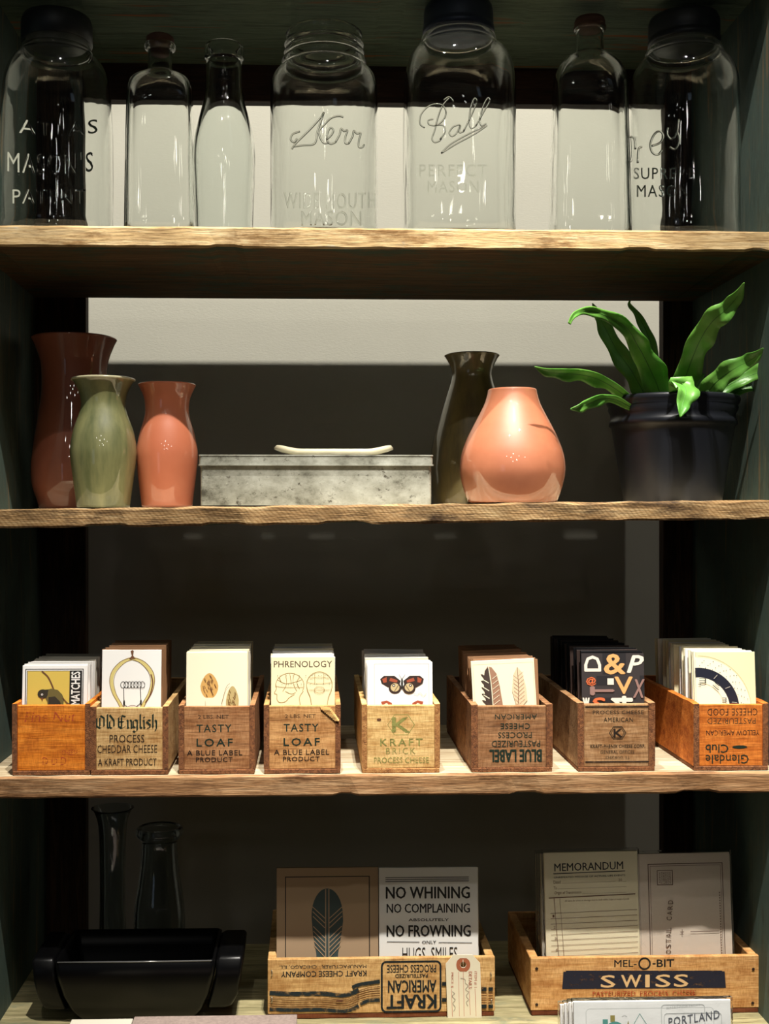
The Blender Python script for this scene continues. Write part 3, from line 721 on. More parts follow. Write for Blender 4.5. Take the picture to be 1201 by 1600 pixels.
white = plain('white_card', (232, 230, 226), .55); cream = plain('cream_card', (228, 220, 192), .5); kraftc = plain('kraft_card', (140, 100, 66), .7)
black = plain('black_card', (14, 14, 16), .28); ivory = plain('ivory_card', (222, 212, 172), .5); greyc = plain('grey_card', (178, 172, 158), .55)
INK0 = plain('print_black', (18, 17, 16), .6); BRN = plain('print_brown', (104, 66, 40), .6); OCH = plain('print_ochre', (176, 148, 70), .6)
def art_card(px0, px1, ptop, Yf, body, hgt, th, x, label, name='greeting_card'):
    s = S((px0+px1)/2, Yf); wd = (px1-px0)*s
    c = card_proto(name, wd, hgt, th, body, label, None); 
    pr = Print(px0, ptop, s, Vector((-wd/2, 0, hgt)), clip=None)
    return c, pr, wd
CZ = S3T
def bayc(i, label, px0, px1, ptop, sidepx=8, Yf=.006, mat=None, side=None):
    return crate('card_crate', label, px0, px1, ptop, Yf, CZ, .24, mat or CW[i], side, sidepx)
CH = .1310
def front_h(ptop, px, Y, zb):   # height of a leaning card whose top edge shows at photo row ptop
    return (P(px, ptop, Y).z-zb)/math.cos(LEAN)
YF = .013+.006   # first card, just inside the front panel

def addcards(i, px0, px1, ptop, info, front, mats, n, dense, pitch, pxback, glabel, ggroup, flabel, art, roll=0, y0=None, backdrop=None):
    x0, x1, zb, zt, s0 = info; y = y0 or .0185; Yt = y+.010
    hgt = front_h(ptop, (px0+px1)/2, Yt, zb)
    s = S((px0+px1)/2, Yt); wd = min((px1-px0)*s, x1-x0-.002)
    c = card_proto('greeting_card', wd, hgt, .0016, front, flabel, None)
    pr = Print(px0, ptop, s, Vector((-wd/2, 0, hgt)))
    art(pr); pr.build('printed_artwork', c)
    cx = P((px0+px1)/2, 1050, Yt).x
    cx = max(min(cx, x1-wd/2-.0005), x0+wd/2+.0005)
    place(c, cx, y, zb+.0004, roll=roll)
    Y = y; protos = {}
    xb = P((pxback[0]+pxback[1])/2, 1000, .17).x
    for k in range(n):
        Y += (.0016+.0003)/math.cos(LEAN) if k < dense else pitch*random.uniform(.5, 1.5)
        if Y > .225: break
        m = mats[k % len(mats)] if not backdrop or k < n*.6 else backdrop
        if m.name not in protos: q = card_proto('greeting_card', wd-.0006, hgt-.0012, .0016, m, glabel, ggroup); protos[m.name] = q
        else: q = clone(protos[m.name])
        q['label'] = nth_label(glabel, k)
        u = min(1, (Y-y)/.16); xx = cx*(1-u)+xb*u+random.uniform(-1, 1)*.0026
        xx = max(min(xx, x1-wd/2-.0008), x0+wd/2+.0008)
        place(q, xx, Y, zb+.0004+random.uniform(0, .0026), roll=roll*.6+random.uniform(-.011, .011))
    return c

# --- crate 1: bird matches card
o, f, pr, info = bayc(0, 'orange wooden crate with faded red letters at the left end of the third shelf', 19, 141, 1102, 8)
pr.text('Fine Nut', 38, 1112, 118, 1128, INKR, .0, shear=.2); pr.text('CHEESE', 96, 1172, 121, 1180, INKR, -.005); pr.text('D D D', 66, 1183, 103, 1195, INKR, .0); pr.build('lettering', f)
def art1(p):
    p.frame(34, 1046, 123, 1180, 1.4, INK0); p.rect(37, 1049, 102, 1170, plain('print_yellow', (206, 178, 82), .55)); p.rect(102, 1048, 121, 1172, INK0)
    p.frame(36.5, 1048.5, 121, 1175, .8, INK0)
    p.text('MATCHES', 105, 1050, 118, 1101, white, .03, rot=90)
    p.line([(59, 1049), (68, 1057), (74, 1068), (78, 1078)], 2.2, BRN, True)
    ob = plain('print_bird_olive', (98, 88, 44), .6); dk = plain('print_bird_dark', (42, 38, 26), .6)
    p.poly([(66, 1078), (74, 1076), (84, 1078), (91, 1085), (94, 1092), (93, 1102), (69, 1102), (68, 1095), (65, 1090)], ob)
    p.ell(61, 1084, 8, 7, dk); p.poly([(60, 1078), (70, 1077), (67, 1090), (58, 1091)], dk); p.poly([(58, 1090), (62, 1090), (60.5, 1095)], BRN)
    p.poly([(70, 1089), (80, 1088), (88, 1096), (90, 1102), (70, 1102)], dk); p.ell(60, 1085, 1.6, 1.6, white, 10); p.ell(60, 1085, .8, .8, INK0, 8)
    p.line([(92, 1090), (98, 1097), (103, 1101)], 1.6, BRN); p.line([(94, 1102), (103, 1099)], 1.2, BRN)
addcards(0, 29, 131, 1040, info, white, [white, white, white, greyc], 17, 7, .0105, (62, 147),
         'white card stacked behind the bird card, orange crate', 'cards in the orange crate', 'greeting card with a small bird on yellow and the word MATCHES', art1, backdrop=greyc)
# --- crate 2: Old English
o, f, pr, info = bayc(1, 'tan wooden crate printed Old English, second from left on the third shelf', 141, 263, 1106, 9)
BL = {'O': [[(0, .2), (0, .85)], [(0, .2), (.35, 0)], [(.35, 0), (.7, .2)], [(.7, .2), (.7, .85)], [(0, .85), (.35, 1), (.7, .8)], [(.3, .15), (.3, .85)]],
      'l': [[(.1, -.1), (.1, .9), (.25, 1)]], 'd': [[(0, .45), (0, .9), (.2, 1)], [(0, .45), (.25, .32)], [(.0, -.05), (.42, .4), (.42, .85), (.2, 1)]],
      'E': [[(.0, .15), (.0, .85), (.3, 1), (.65, .85)], [(.0, .15), (.3, 0), (.65, .1)], [(0, .5), (.5, .48)], [(.28, .1), (.28, .9)]],
      'n': [[(0, .35), (.08, .42), (.08, .92), (.16, 1)], [(.08, .5), (.3, .34), (.42, .45), (.42, .92), (.5, 1)]], 'g': [[(0, .42), (0, .85), (.15, .95), (.38, .85)], [(0, .42), (.2, .34), (.4, .42), (.4, 1.15), (.2, 1.3), (0, 1.2)]],
      'i': [[(.05, .35), (.12, .45), (.12, .92), (.2, 1)], [(.08, .12), (.16, .18)]], 's': [[(.38, .4), (.15, .34), (0, .5), (.35, .75), (.3, .95), (.05, 1)]],
      'h': [[(.08, -.1), (.08, .95)], [(.08, .5), (.3, .36), (.42, .48), (.42, 1.0), (.3, 1.2)]]}
ox = 151
for chx, ad in (('O', 15), ('l', 5), ('d', 14), ('E', 13), ('n', 9.5), ('g', 9.5), ('l', 5.5), ('i', 6), ('s', 8.5), ('h', 9)):
    nib(pr, BL[chx], 3.3, INK, ox, 1118, 16, 20); ox += ad
pr.text('PROCESS', 171, 1148, 225, 1160, INKD, -.004); pr.text('CHEDDAR CHEESE', 152, 1164, 245, 1176, INKD, -.006); pr.text('A KRAFT PRODUCT', 153, 1185, 244, 1196, INKD, .0); pr.build('lettering', f)
def art2(p):
    y1 = plain('print_bulb_yellow', (206, 190, 120), .55)
    for sg in (-1, 1):
        o_ = [(207+sg*v, y) for v, y in ((2, 1028), (18, 1034), (31, 1048), (35, 1064), (31, 1082), (22, 1098), (15, 1114), (12, 1135))]
        p.line([(x-sg*3, y+1) for x, y in o_], 5.5, y1, True); p.line(o_, .9, BRN, True); p.line([(x-sg*6.5, y+2) for x, y in o_], .7, BRN, True)
    p.line([(236, 1054), (239, 1068), (235, 1086), (228, 1098)], 2, BRN, True)
    p.poly([(202, 1030), (206, 1025), (204, 1018), (207, 1016), (209, 1018), (208, 1025), (212, 1030)], BRN)
    for k in range(7): p.ring(193+k*5, 1070, 3.8, 5, .8, INK0, 12)
    p.line([(194, 1075), (195, 1100), (200, 1104)], 1, INK0); p.line([(220, 1075), (221, 1098), (214, 1104)], 1, INK0); p.ell(195, 1098, 1.5, 5, INK0, 10); p.ell(221, 1097, 1.5, 4, INK0, 10)
    p.ring(208, 1106, 8, 4, .8, BRN, 14, PI, 2*PI)
addcards(1, 160, 252, 1016, info, white, [kraftc], 12, 1, .011, (180, 276), 'brown kraft card behind the light bulb card', 'kraft cards in the tan crate', 'white greeting card printed with an old light bulb', art2)
# --- crate 3: Tasty Loaf (dark)
o, f, pr, info = bayc(2, 'dark brown wooden crate printed TASTY LOAF, holding the morel mushroom cards', 279, 398, 1104, 8)
def tasty(pr, dx, dy, bold=.012):
    pr.text('2 LBS. NET', 309+dx, 1117+dy, 357+dx, 1123+dy, INKD, 0); pr.text('TASTY', 307+dx, 1132+dy, 361+dx, 1144+dy, INK, bold, space=1.2); pr.text('LOAF', 307+dx, 1154+dy, 363+dx, 1166+dy, INK, bold*1.4, space=1.3)
    pr.text('A BLUE LABEL', 292+dx, 1172+dy, 378+dx, 1180+dy, INKD, .005, space=1.1); pr.text('PRODUCT', 306+dx, 1183+dy, 363+dx, 1190+dy, INKD, .005, space=1.1)
tasty(pr, 0, 0); pr.build('lettering', f)
def art3(p):
    o1 = plain('print_morel', (196, 152, 84), .6); o2 = plain('print_morel_dark', (120, 88, 44), .6)
    for (cx, cy, rx, ry, a, b) in ((324, 1072, 14, 20, o1, BRN), (360, 1094, 10, 22, plain('print_morel_tan', (176, 156, 104), .6), o2)):
        p.poly([(cx+rx*math.cos(t)*(1-.25*(math.sin(t) < 0)*-math.sin(t)), cy+ry*math.sin(t)) for t in [2*PI*k/20 for k in range(20)]], a)
        random.seed(int(cx))
        for k in range(26):
            t = random.uniform(0, 2*PI); q = random.uniform(0, .82)**.5; x, y = cx+rx*.8*q*math.cos(t), cy+ry*.88*q*math.sin(t)
            p.line([(x-1, y-2.4), (x+random.uniform(-1, 1), y), (x+1, y+2.2)], .9, b)
    p.poly([(318, 1090), (330, 1090), (329, 1120), (320, 1120)], cream); p.line([(343, 1100), (350, 1075), (356, 1068)], .6, o2, True)
addcards(2, 288, 383, 1020, info, cream, [cream, ivory, greyc], 14, 2, .010, (308, 394), 'cream card behind the morel card', 'cream cards behind the morels', 'cream greeting card printed with two morel mushrooms', art3)
random.seed(11)
# --- crate 4: Tasty Loaf (honey, chipped)
o, f, pr, info = bayc(3, 'honey brown wooden crate printed TASTY LOAF with a splintered top corner', 412, 532, 1103, 8)
tasty(pr, 136, -1, .016); pr.build('lettering', f)
mb = MB()
for k in range(9):
    a = P(500+k*2.6, 1104+k*2.2, .0055); mb.add([a, a+Vector((.012-.0007*k, -.0006, -.001)), a+Vector((.011-.0006*k, -.0016, -.0035)), a+Vector((.001, -.001, -.003))], [(0, 1, 2, 3)])
mb.build('splintered_corner', wood('fresh_splinter', (226, 186, 120), (206, 160, 96), (150, 98, 54), 'x'), f)
def art4(p):
    p.text('PHRENOLOGY', 428, 1033, 519, 1043, plain('print_dark_brown', (64, 40, 26), .6), .004)
    ln = plain('print_line_tan', (150, 118, 66), .6)
    p.ring(453, 1071, 22, 19, .8, ln, 26, PI*.95, PI*2.15); p.line([(431, 1069), (432, 1076), (429, 1083), (433, 1085), (433, 1092), (437, 1097), (446, 1096), (452, 1090), (460, 1085)], .9, ln, True)
    p.line([(474, 1080), (468, 1090), (470, 1104)], .9, ln, True); p.line([(446, 1080), (455, 1084), (462, 1082)], .7, ln, True)
    for q in ([(434, 1062), (446, 1068), (460, 1066), (472, 1062)], [(446, 1053), (448, 1068), (442, 1080)], [(460, 1052), (458, 1066), (464, 1080)], [(432, 1072), (446, 1074), (474, 1074)], [(453, 1052), (455, 1066)], [(436, 1058), (440, 1066)], [(468, 1058), (464, 1066), (468, 1076)]): p.line(q, .6, ln, True)
    p.ring(499, 1070, 20, 20, .8, ln, 26, PI*.85, PI*2.15); p.line([(480, 1078), (485, 1090), (487, 1104)], .9, ln, True); p.line([(518, 1078), (513, 1090), (511, 1104)], .9, ln, True)
    for q in ([(480, 1066), (490, 1068), (508, 1068), (518, 1066)], [(492, 1052), (492, 1068)], [(506, 1052), (506, 1068)], [(483, 1078), (515, 1078)], [(484, 1060), (499, 1058), (514, 1060)]): p.line(q, .6, ln, True)
    p.ring(499, 1078, 8, 5, .7, ln, 14)
    for k in range(22): p.ell(434+(k*37 % 84), 1056+(k*13 % 26), .6, .6, INK0, 6)
addcards(3, 424, 523, 1027, info, ivory, [white, white, cream, white], 15, 4, .0098, (430, 520), 'white card behind the head diagram card', 'cards behind the head diagram', 'ivory greeting card titled PHRENOLOGY with two head diagrams', art4)
# --- crate 5: butterfly
o, f, pr, info = bayc(4, 'pale yellow wooden crate with faded green hexagon mark, holding the butterfly cards', 565, 687, 1102, 8, side=ENDL)
def hexa(pr, cx, cy, r, wd, m):
    pr.line([(cx+r*math.cos(PI/3*k), cy+r*.86*math.sin(PI/3*k)) for k in range(7)], wd, m)
hexa(pr, 626.5, 1132.5, 21, 1.2, INKG); pr.text('K', 613, 1121, 640, 1144, INKG, .06)
pr.text('KRAFT', 594, 1154, 660, 1165, INKG, .02, space=1.35); pr.text('BRICK', 603, 1168, 649, 1178, INKG, -.005, space=1.3); pr.text('PROCESS CHEESE', 584, 1183, 670, 1192, INKG, 0)
pr.ell(592, 1124, 3.5, 2, plain('wood_knot', (96, 56, 30), .8), 10); pr.build('lettering', f)
def art5(p):
    dk = plain('print_wing_dark', (44, 26, 20), .6); rd = plain('print_wing_rust', (150, 70, 44), .6); tn = plain('print_wing_tan', (186, 166, 124), .6)
    p.frame(589, 1038, 674, 1160, .8, greyc)
    for sg in (-1, 1):
        def X(v): return 632+sg*v
        p.poly([(X(2), 1064), (X(12), 1056), (X(28), 1056), (X(34), 1061), (X(32), 1068), (X(22), 1074), (X(4), 1070)], dk)
        p.poly([(X(7), 1063), (X(18), 1059), (X(20), 1064), (X(8), 1067)], rd); p.poly([(X(24), 1058), (X(31), 1061), (X(29), 1067), (X(24), 1066)], rd)
        p.ell(X(11), 1075, 10, 9, dk, 18); p.ell(X(11), 1074, 7, 6.5, tn, 16); p.ell(X(13), 1071, 2.4, 2.4, dk, 10); p.ell(X(13), 1071, 1, 1, white, 8); p.line([(X(4), 1068), (X(12), 1080)], .8, dk)
        p.poly([(X(14), 1108), (X(16), 1098), (X(24), 1094), (X(33), 1096), (X(30), 1104), (X(20), 1108)], rd); p.poly([(X(18), 1104), (X(24), 1098), (X(28), 1100), (X(22), 1106)], cream)
    p.ell(632, 1068, 1.6, 9, INK0, 12); p.line([(631, 1060), (627, 1054)], .6, INK0); p.line([(633, 1060), (637, 1054)], .6, INK0)
    p.line([(650, 1083), (656, 1085), (660, 1082), (665, 1087), (670, 1083)], .8, greyc, True)
addcards(4, 578, 681, 1035, info, white, [white, white, white, cream, white], 18, 7, .0088, (570, 660), 'white card behind the butterfly card', 'white cards behind the butterfly', 'white greeting card printed with a dark orange butterfly', art5, y0=.0185)
# --- crate 6: feathers
o, f, pr, info = bayc(5, 'dark stained wooden crate with upside-down AMERICAN CHEESE lettering', 736, 863, 1103, 10)
pr.text('AMERICAN', 773, 1116, 839, 1124, INK, .01, 180, space=1.1); pr.text('CHEESE', 782, 1130, 828, 1139, INK, .01, 180, space=1.1); pr.text('PROCESS', 778, 1144, 831, 1153, INK, .0, 180); pr.text('PASTEURIZED', 768, 1157, 844, 1167, INK, .0, 180); pr.text('BLUE LABEL', 765, 1171, 846, 1190, INK, .035, 180); pr.build('lettering', f)
def art6(p):
    bn = plain('print_feather_brown', (150, 112, 88), .6); dk = plain('print_feather_dark', (60, 46, 38), .6); pl = plain('print_feather_pale', (214, 190, 156), .6)
    p.frame(734, 1037, 828, 1170, .7, pl)
    p.poly([(753, 1106), (750, 1085), (749, 1062), (752, 1047), (757, 1040), (763, 1042), (770, 1052), (774, 1070), (778, 1106)], bn)
    p.poly([(762, 1106), (761, 1075), (758, 1041), (752, 1047), (749, 1062), (750, 1085), (753, 1106)], dk); p.line([(758, 1040), (761, 1070), (762, 1108)], 1.2, cream, True)
    for k in range(5): p.poly([(760, 1062+k*9), (748, 1052+k*10), (745, 1052+k*10), (757, 1070+k*9)], dk)
    for k in range(3): p.line([(748, 1060+k*12), (757, 1066+k*12)], 1.3, cream)
    for k in range(6): p.line([(763, 1060+k*8), (773, 1053+k*8)], .7, cream)
    p.poly([(799, 1106), (793, 1080), (796, 1055), (803, 1043), (810, 1052), (815, 1075), (816, 1095), (806, 1106)], pl); p.line([(803, 1044), (803, 1080), (800, 1108)], .9, BRN, True)
    for k in range(8): p.line([(803, 1058+k*6), (812, 1051+k*6)], .5, bn); p.line([(803, 1062+k*6), (796, 1056+k*6)], .5, bn)
addcards(5, 731, 830, 1031, info, cream, [kraftc], 14, 2, .0105, (700, 800), 'brown kraft card behind the feather card', 'kraft cards behind the feathers', 'tilted cream greeting card printed with two feathers', art6, roll=-.045)
# --- crate 7: letters
o, f, pr, info = bayc(6, 'grey-brown wooden crate printed PROCESS CHEESE, holding the dark alphabet cards', 902, 1023, 1100, 10)
pr.text('PROCESS CHEESE', 926, 1110, 1006, 1116, INKF, .01, space=1.1); pr.text('AMERICAN', 943, 1121, 989, 1128, INKF, .01, space=1.1)
hexa(pr, 965, 1145, 13, 1.2, INKF); hexa(pr, 965, 1145, 10.5, .8, INKF); pr.text('K', 959, 1139, 972, 1151, INKD, .05)
pr.text('KRAFT-PHENIX CHEESE CORP.', 922, 1163, 1008, 1168, INKF, .012); pr.text('GENERAL OFFICES', 938, 1172, 991, 1177, INKF, .0); pr.text('CHICAGO, ILL.', 946, 1181, 985, 1186, INKF, .0)
pr.line([(914, 1104), (1014, 1104)], 2, INKD); pr.line([(914, 1190), (1014, 1190)], 2, INKD); pr.build('lettering', f)
def art7(p):
    bg = plain('print_charcoal', (52, 46, 46), .5); b2 = plain('print_charcoal_dark', (34, 31, 33), .5); or_ = plain('print_peach', (220, 160, 100), .5); rd = plain('print_orange_red', (204, 100, 56), .5); pk = plain('print_mauve', (140, 108, 100), .5); wh = plain('print_offwhite', (226, 214, 196), .5)
    p.rect(909, 1021, 1007, 1130, bg); p.rect(942, 1021, 979, 1054, b2); p.rect(932, 1056, 958, 1071, b2); p.rect(909, 1090, 960, 1102, b2); p.rect(1000, 1056, 1007, 1090, b2)
    p.text('D', 914, 1025, 939, 1049, wh, .03, rot=90); p.text('&', 945, 1023, 977, 1053, or_, .05); p.text('P', 981, 1025, 1006, 1051, wh, .04, shear=.3)
    p.text('@', 916, 1058, 931, 1071, rd, .03); p.rect(949, 1060, 959, 1070, wh); p.text('V', 961, 1058, 988, 1084, or_, .035); p.text('T', 923, 1073, 958, 1085, pk, .05, rot=90)
    p.text('X', 989, 1062, 1007, 1090, pk, .02, shear=.2); p.text('S', 926, 1090, 945, 1112, rd, .06); p.text('4', 955, 1088, 987, 1108, wh, .04, rot=90); p.text('w', 910, 1090, 920, 1105, wh, .04)
addcards(6, 908, 1009, 1018, info, black, [black, black, plain('dark_brown_card', (52, 40, 36), .4)], 18, 2, .0105, (838, 930), 'dark card stacked behind the alphabet card', 'dark cards behind the alphabet', 'dark greeting card printed with D, ampersand and V in peach and white', art7)
# --- crate 8: star chart
o, f, pr, info = bayc(7, 'rust orange wooden crate with upside-down lettering at the right end of the third shelf', 1083, 1200, 1101, 9)
pr.text('CHEESE FOOD', 1105, 1107, 1184, 1118, INKD, .0, 180, space=1.1); pr.text('PASTEURIZED', 1105, 1122, 1181, 1131, INK, -.01, 180); pr.text('YELLOW AMERICAN', 1103, 1141, 1187, 1149, INKD, .0, 180)
pr.text('Club', 1102, 1163, 1138, 1176, INK, .01, 180); pr.text('Glendale', 1102, 1179, 1170, 1193, INK, .0, 180); pr.ell(1156, 1167, 12, 2.6, INK, 12); pr.build('lettering', f)
def art8(p):
    nv = plain('print_navy', (26, 28, 42), .5); tn = plain('print_tan_line', (196, 180, 130), .6)
    def arc(cx, cy, r, wd, m, a0, a1, n=22): p.line([(cx+r*math.cos(a0+(a1-a0)*k/n), cy-r*math.sin(a0+(a1-a0)*k/n)) for k in range(n+1)], wd, m)
    p.poly([(1086, 1027)]+[(1090+82*math.cos(t), 1110-82*math.sin(t)) for t in [PI/2*(1-k/14) for k in range(15)]]+[(1086, 1110)], plain('print_light_cream', (232, 226, 200), .5))
    cx, cy = 1090, 1107
    arc(cx, cy, 56, 15, nv, PI/2+.08, -.1); arc(cx, cy, 82, .7, tn, PI/2, -.1); arc(cx, cy, 40, .6, tn, PI/2, -.1)
    for k in range(34):
        a = (k*.618 % 1)*PI/2; r = 64+(k*7 % 16); p.ell(cx+r*math.cos(a), cy-r*math.sin(a), .7, .7, INK0, 6)
    p.text('m,', 1088, 1060, 1102, 1070, INK0, 0, rot=-90); p.line([(1112, 1070), (1117, 1075), (1121, 1078)], 1.2, INK0); p.line([(1115, 1066), (1122, 1072)], 1, INK0); p.text('m', 1126, 1090, 1133, 1097, INK0, 0, rot=-90)
    for k in range(3): p.line([(cx+52*math.cos(1.1-k*.45), cy-52*math.sin(1.1-k*.45)), (cx+60*math.cos(1.06-k*.45), cy-60*math.sin(1.06-k*.45))], .8, greyc)
addcards(7, 1087, 1180, 1019, info, ivory, [cream, white, ivory], 18, 6, .0100, (1020, 1112), 'pale card stacked behind the star chart card', 'pale cards behind the star chart', 'cream greeting card printed with a navy zodiac arc and star dots', art8)

# ================================================================== BOTTOM SHELF
BLX = .0003
# dark glass bottles at the back
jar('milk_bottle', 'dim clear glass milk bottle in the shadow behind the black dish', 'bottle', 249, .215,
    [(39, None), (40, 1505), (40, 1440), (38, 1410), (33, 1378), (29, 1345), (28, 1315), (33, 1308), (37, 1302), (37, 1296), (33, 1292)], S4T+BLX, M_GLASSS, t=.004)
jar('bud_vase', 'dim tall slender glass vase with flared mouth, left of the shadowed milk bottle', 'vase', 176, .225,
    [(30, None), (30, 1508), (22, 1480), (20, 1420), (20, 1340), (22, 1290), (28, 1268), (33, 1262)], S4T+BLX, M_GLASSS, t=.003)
# black dish with lobed ends
zr_, z0 = P(209, 1503, .045).z, S4T+BLX
def cross(x0, x1, xa_, xb_, y0, y1, ya, yb):
    return [(xa_, y0), (xb_, y0), (xb_+.006, ya), (x1, ya), (x1, yb), (xb_+.006, yb), (xb_, y1), (xa_, y1), (xa_-.006, yb), (x0, yb), (x0, ya), (xa_-.006, ya)]
DF = .044
xA, xB, xC, xD = P(52, 1500, .06).x, P(380, 1500, .06).x, P(84, 1503, DF).x, P(336, 1503, DF).x
o = thing('serving_dish', ((xA+xB)/2, .085, z0), 'glossy black rectangular ceramic dish with lobed end handles on the bottom shelf', 'dish')
def ring4(x0, x1, y0, y1, z, r=.006, k=3):
    out = []
    for (cx, cy, a) in ((x1-r, y0+r, -90), (x1-r, y1-r, 0), (x0+r, y1-r, 90), (x0+r, y0+r, 180)):
        for i in range(k+1): t = math.radians(a+i*90/k); out.append((cx+r*math.cos(t), cy+r*math.sin(t), z))
    return out
def loft(mb, rings, smooth=True):
    n = len(rings[0])
    mb.add([v for r in rings for v in r], [(i*n+k, i*n+(k+1) % n, (i+1)*n+(k+1) % n, (i+1)*n+k) for i in range(len(rings)-1) for k in range(n)]+[tuple(range(n))[::-1], tuple((len(rings)-1)*n+k for k in range(n))], 0, smooth)
mb = MB(); hgt = zr_-z0; DD = .105; rings = []
for (u, q) in ((0, .027), (.03, .024), (.2, .016), (.45, .008), (.75, .002), (1, 0)):
    rings.append(ring4(xC+q, xD-q, DF+q*.8, DF+DD-q*.8, z0+hgt*u))
rings.append(ring4(xC+.0015, xD-.0015, DF+.0015, DF+DD-.0015, zr_+.0012)); rings.append(ring4(xC+.004, xD-.004, DF+.004, DF+DD-.004, zr_+.0004))
for (u, q) in ((.75, .008), (.4, .015), (.18, .026), (.14, .034)): rings.append(ring4(xC+q, xD-q, DF+q*.8, DF+DD-q*.8, z0+hgt*u))
loft(mb, rings); mb.build('dish_body', G_BLACK, o)
for sg, xi, xo in ((-1, xC, xA), (1, xD, xB)):
    mb = MB(); rings = []
    for (u, q, g) in ((.20, .62, .020), (.24, .42, .016), (.42, .20, .009), (.7, .07, .003), (1.0, 0, 0)):      # lobe curls out below the rim
        w_ = (xo-xi); qb = .016*max(0, 1-u/.8)**1.3; a_, b_ = xi-sg*(qb-.0005), xi+w_*(1-q)
        rings.append(ring4(min(a_, b_), max(a_, b_), DF+.005+g*.6, DF+DD-.012-g*.6, z0+hgt*u, r=.004))
    rings.append(ring4(min(rings[-1][0][0], xi+sg*.0035)if 0 else min(xi+sg*.005, xo-sg*.002), max(xi+sg*.005, xo-sg*.002), DF+.014, DF+DD-.014, z0+hgt*1.04, r=.003))
    loft(mb, rings); mb.build('end_handle', G_BLACK, o)
mb = MB(); mb.tube([(xC+.004, DF+.0004, zr_+.0006), ((xC+xD)/2, DF+.0002, zr_+.0004), (xD-.004, DF+.0004, zr_+.0006)], .0009, 8)
mb.build('rim', plain('rim_glint_grey', (90, 90, 90), .15, 0, 1), o)  # grey tube paints a bright glint along the black front rim

# --- large crate with brown feather card and slogan card
KY = .062
def crate2(label, px0, px1, ptop, mat, depth=.17):
    o, f, pr, info = crate('card_crate', label, px0, px1, ptop, KY, S4T, depth, mat, ENDL, 1.0)
    return o, f, pr, info
def big_crate(label, px0, px1, ptop, mat, depth, basemat):
    s = S((px0+px1)/2, KY); x0, x1 = P(px0, 1500, KY).x, P(px1, 1500, KY).x; zt = P((px0+px1)/2, ptop, KY).z; zb = S4T+.0003; t = .010; bt = .006
    o = thing('card_crate', ((x0+x1)/2, KY+depth/2, zb), label, 'crate')
    mb = MB(); mb.box(x0, x1, KY, KY+.006, zb+bt, zt); f = mb.build('front_panel', mat, o, bevel=.0008)
    mb = MB(); mb.box(x0, x1, KY+depth-.006, KY+depth, zb+bt, zt); mb.build('back_panel', mat, o, bevel=.0008)
    for a in (x0, x1-t):
        mb = MB(); mb.box(a, a+t, KY+.0062, KY+depth-.0062, zb+bt, zt-.001); mb.build('side_board', mat, o, bevel=.0008)
    mb = MB(); mb.box(x0+.001, x1-.001, KY+.0005, KY+depth, zb, zb+bt-.0002); mb.build('base_board', basemat, o, bevel=.0008)
    return o, f, Print(px0, ptop, s, Vector((x0, KY, zt))), (x0+t, x1-t, zb+bt, zt, s)
K_W = crate_wood('crate_golden', (226, 190, 136), (210, 172, 118), (166, 124, 76))
K_W2 = crate_wood('crate_golden_pine', (226, 186, 136), (208, 162, 108), (170, 118, 70))
BASE_R = crate_wood('crate_base_red', (140, 84, 54), (110, 62, 40), (62, 34, 24))
o, f, pr, info = big_crate('long golden wooden crate with upside-down KRAFT lettering on the bottom shelf', 418, 773, 1497, K_W, .17, BASE_R)
BK = worn('bold_blue_black_ink', (28, 34, 36), .95); BKs = worn('streaky_blue_black_ink', (34, 42, 44), .72, scale=110)
pr.text('MANUFACTURER · CHICAGO, ILL.', 436, 1506, 572, 1512, BK, .015, 180); pr.text('KRAFT CHEESE COMPANY', 439, 1516, 572, 1525, BK, .02, 180)
pr.rframe(596, 1503, 688, 1581, 7, 3, BK)
pr.text('PROCESS CHEESE', 604, 1508, 681, 1520, BK, .01, 180); pr.text('PASTEURIZED', 617, 1522, 668, 1528, BK, .02, 180); pr.text('AMERICAN', 606, 1532, 681, 1551, BK, .02, 180); pr.text('KRAFT', 604, 1555, 681, 1576, BK, .04, 180)
def band(yoff, wd, m):
    pr.line([(421, 1547+yoff), (455, 1549+yoff), (500, 1549+yoff*1.0), (535, 1552+yoff), (552, 1548+yoff), (560, 1544+yoff)], wd, m, True)
band(2, 7, BKs); band(27, 6, BKs)
for k in range(5): band(9+k*3.4, 1.1, worn('brown_ink_line', (96, 60, 34), .8))
pr.line([(550, 1542), (560, 1538), (578, 1535), (593, 1533)], 6, BKs, True); pr.line([(562, 1568), (575, 1563), (593, 1562)], 5.5, BKs, True)
for k in range(5): pr.line([(558, 1548+k*3.3), (575, 1543+k*3.3), (593, 1541+k*3.6)], 1.1, MATS['brown_ink_line'], True)
pr.rect(690, 1535, 697, 1541, BK); pr.rect(690, 1560, 697, 1566, BK)
for (a, b) in ((752, 760), (763, 770)):
    pr.rect(a, 1544, b, 1550, BK); pr.rect(a, 1571, b, 1577, BK)
    for k in range(5): pr.rect(a, 1553+k*3.6, b, 1554.2+k*3.6, MATS['brown_ink_line'])
pr.ell(530, 1562, 6, 1.8, plain('wood_knot', (96, 56, 30), .8), 10); pr.ell(552, 1586, 8, 1.2, plain('wood_knot', (96, 56, 30), .8), 10)
pr.build('lettering', f)
steel = plain('steel_staple', (190, 186, 176), .3, .9)
for (a, b) in ((424, 1520), (424, 1562), (766, 1524), (767, 1566)):
    p = P(a, b, KY-.0006); mb = MB(); mb.tube([p+Vector((0, .002, .0035)), p+Vector((0, -.0008, .0035)), p+Vector((.001, -.0012, 0)), p+Vector((0, -.0008, -.0035)), p+Vector((0, .002, -.0035))], .0005, 6); mb.build('staple', steel, f)
LB = math.radians(-3.5); NG = {}
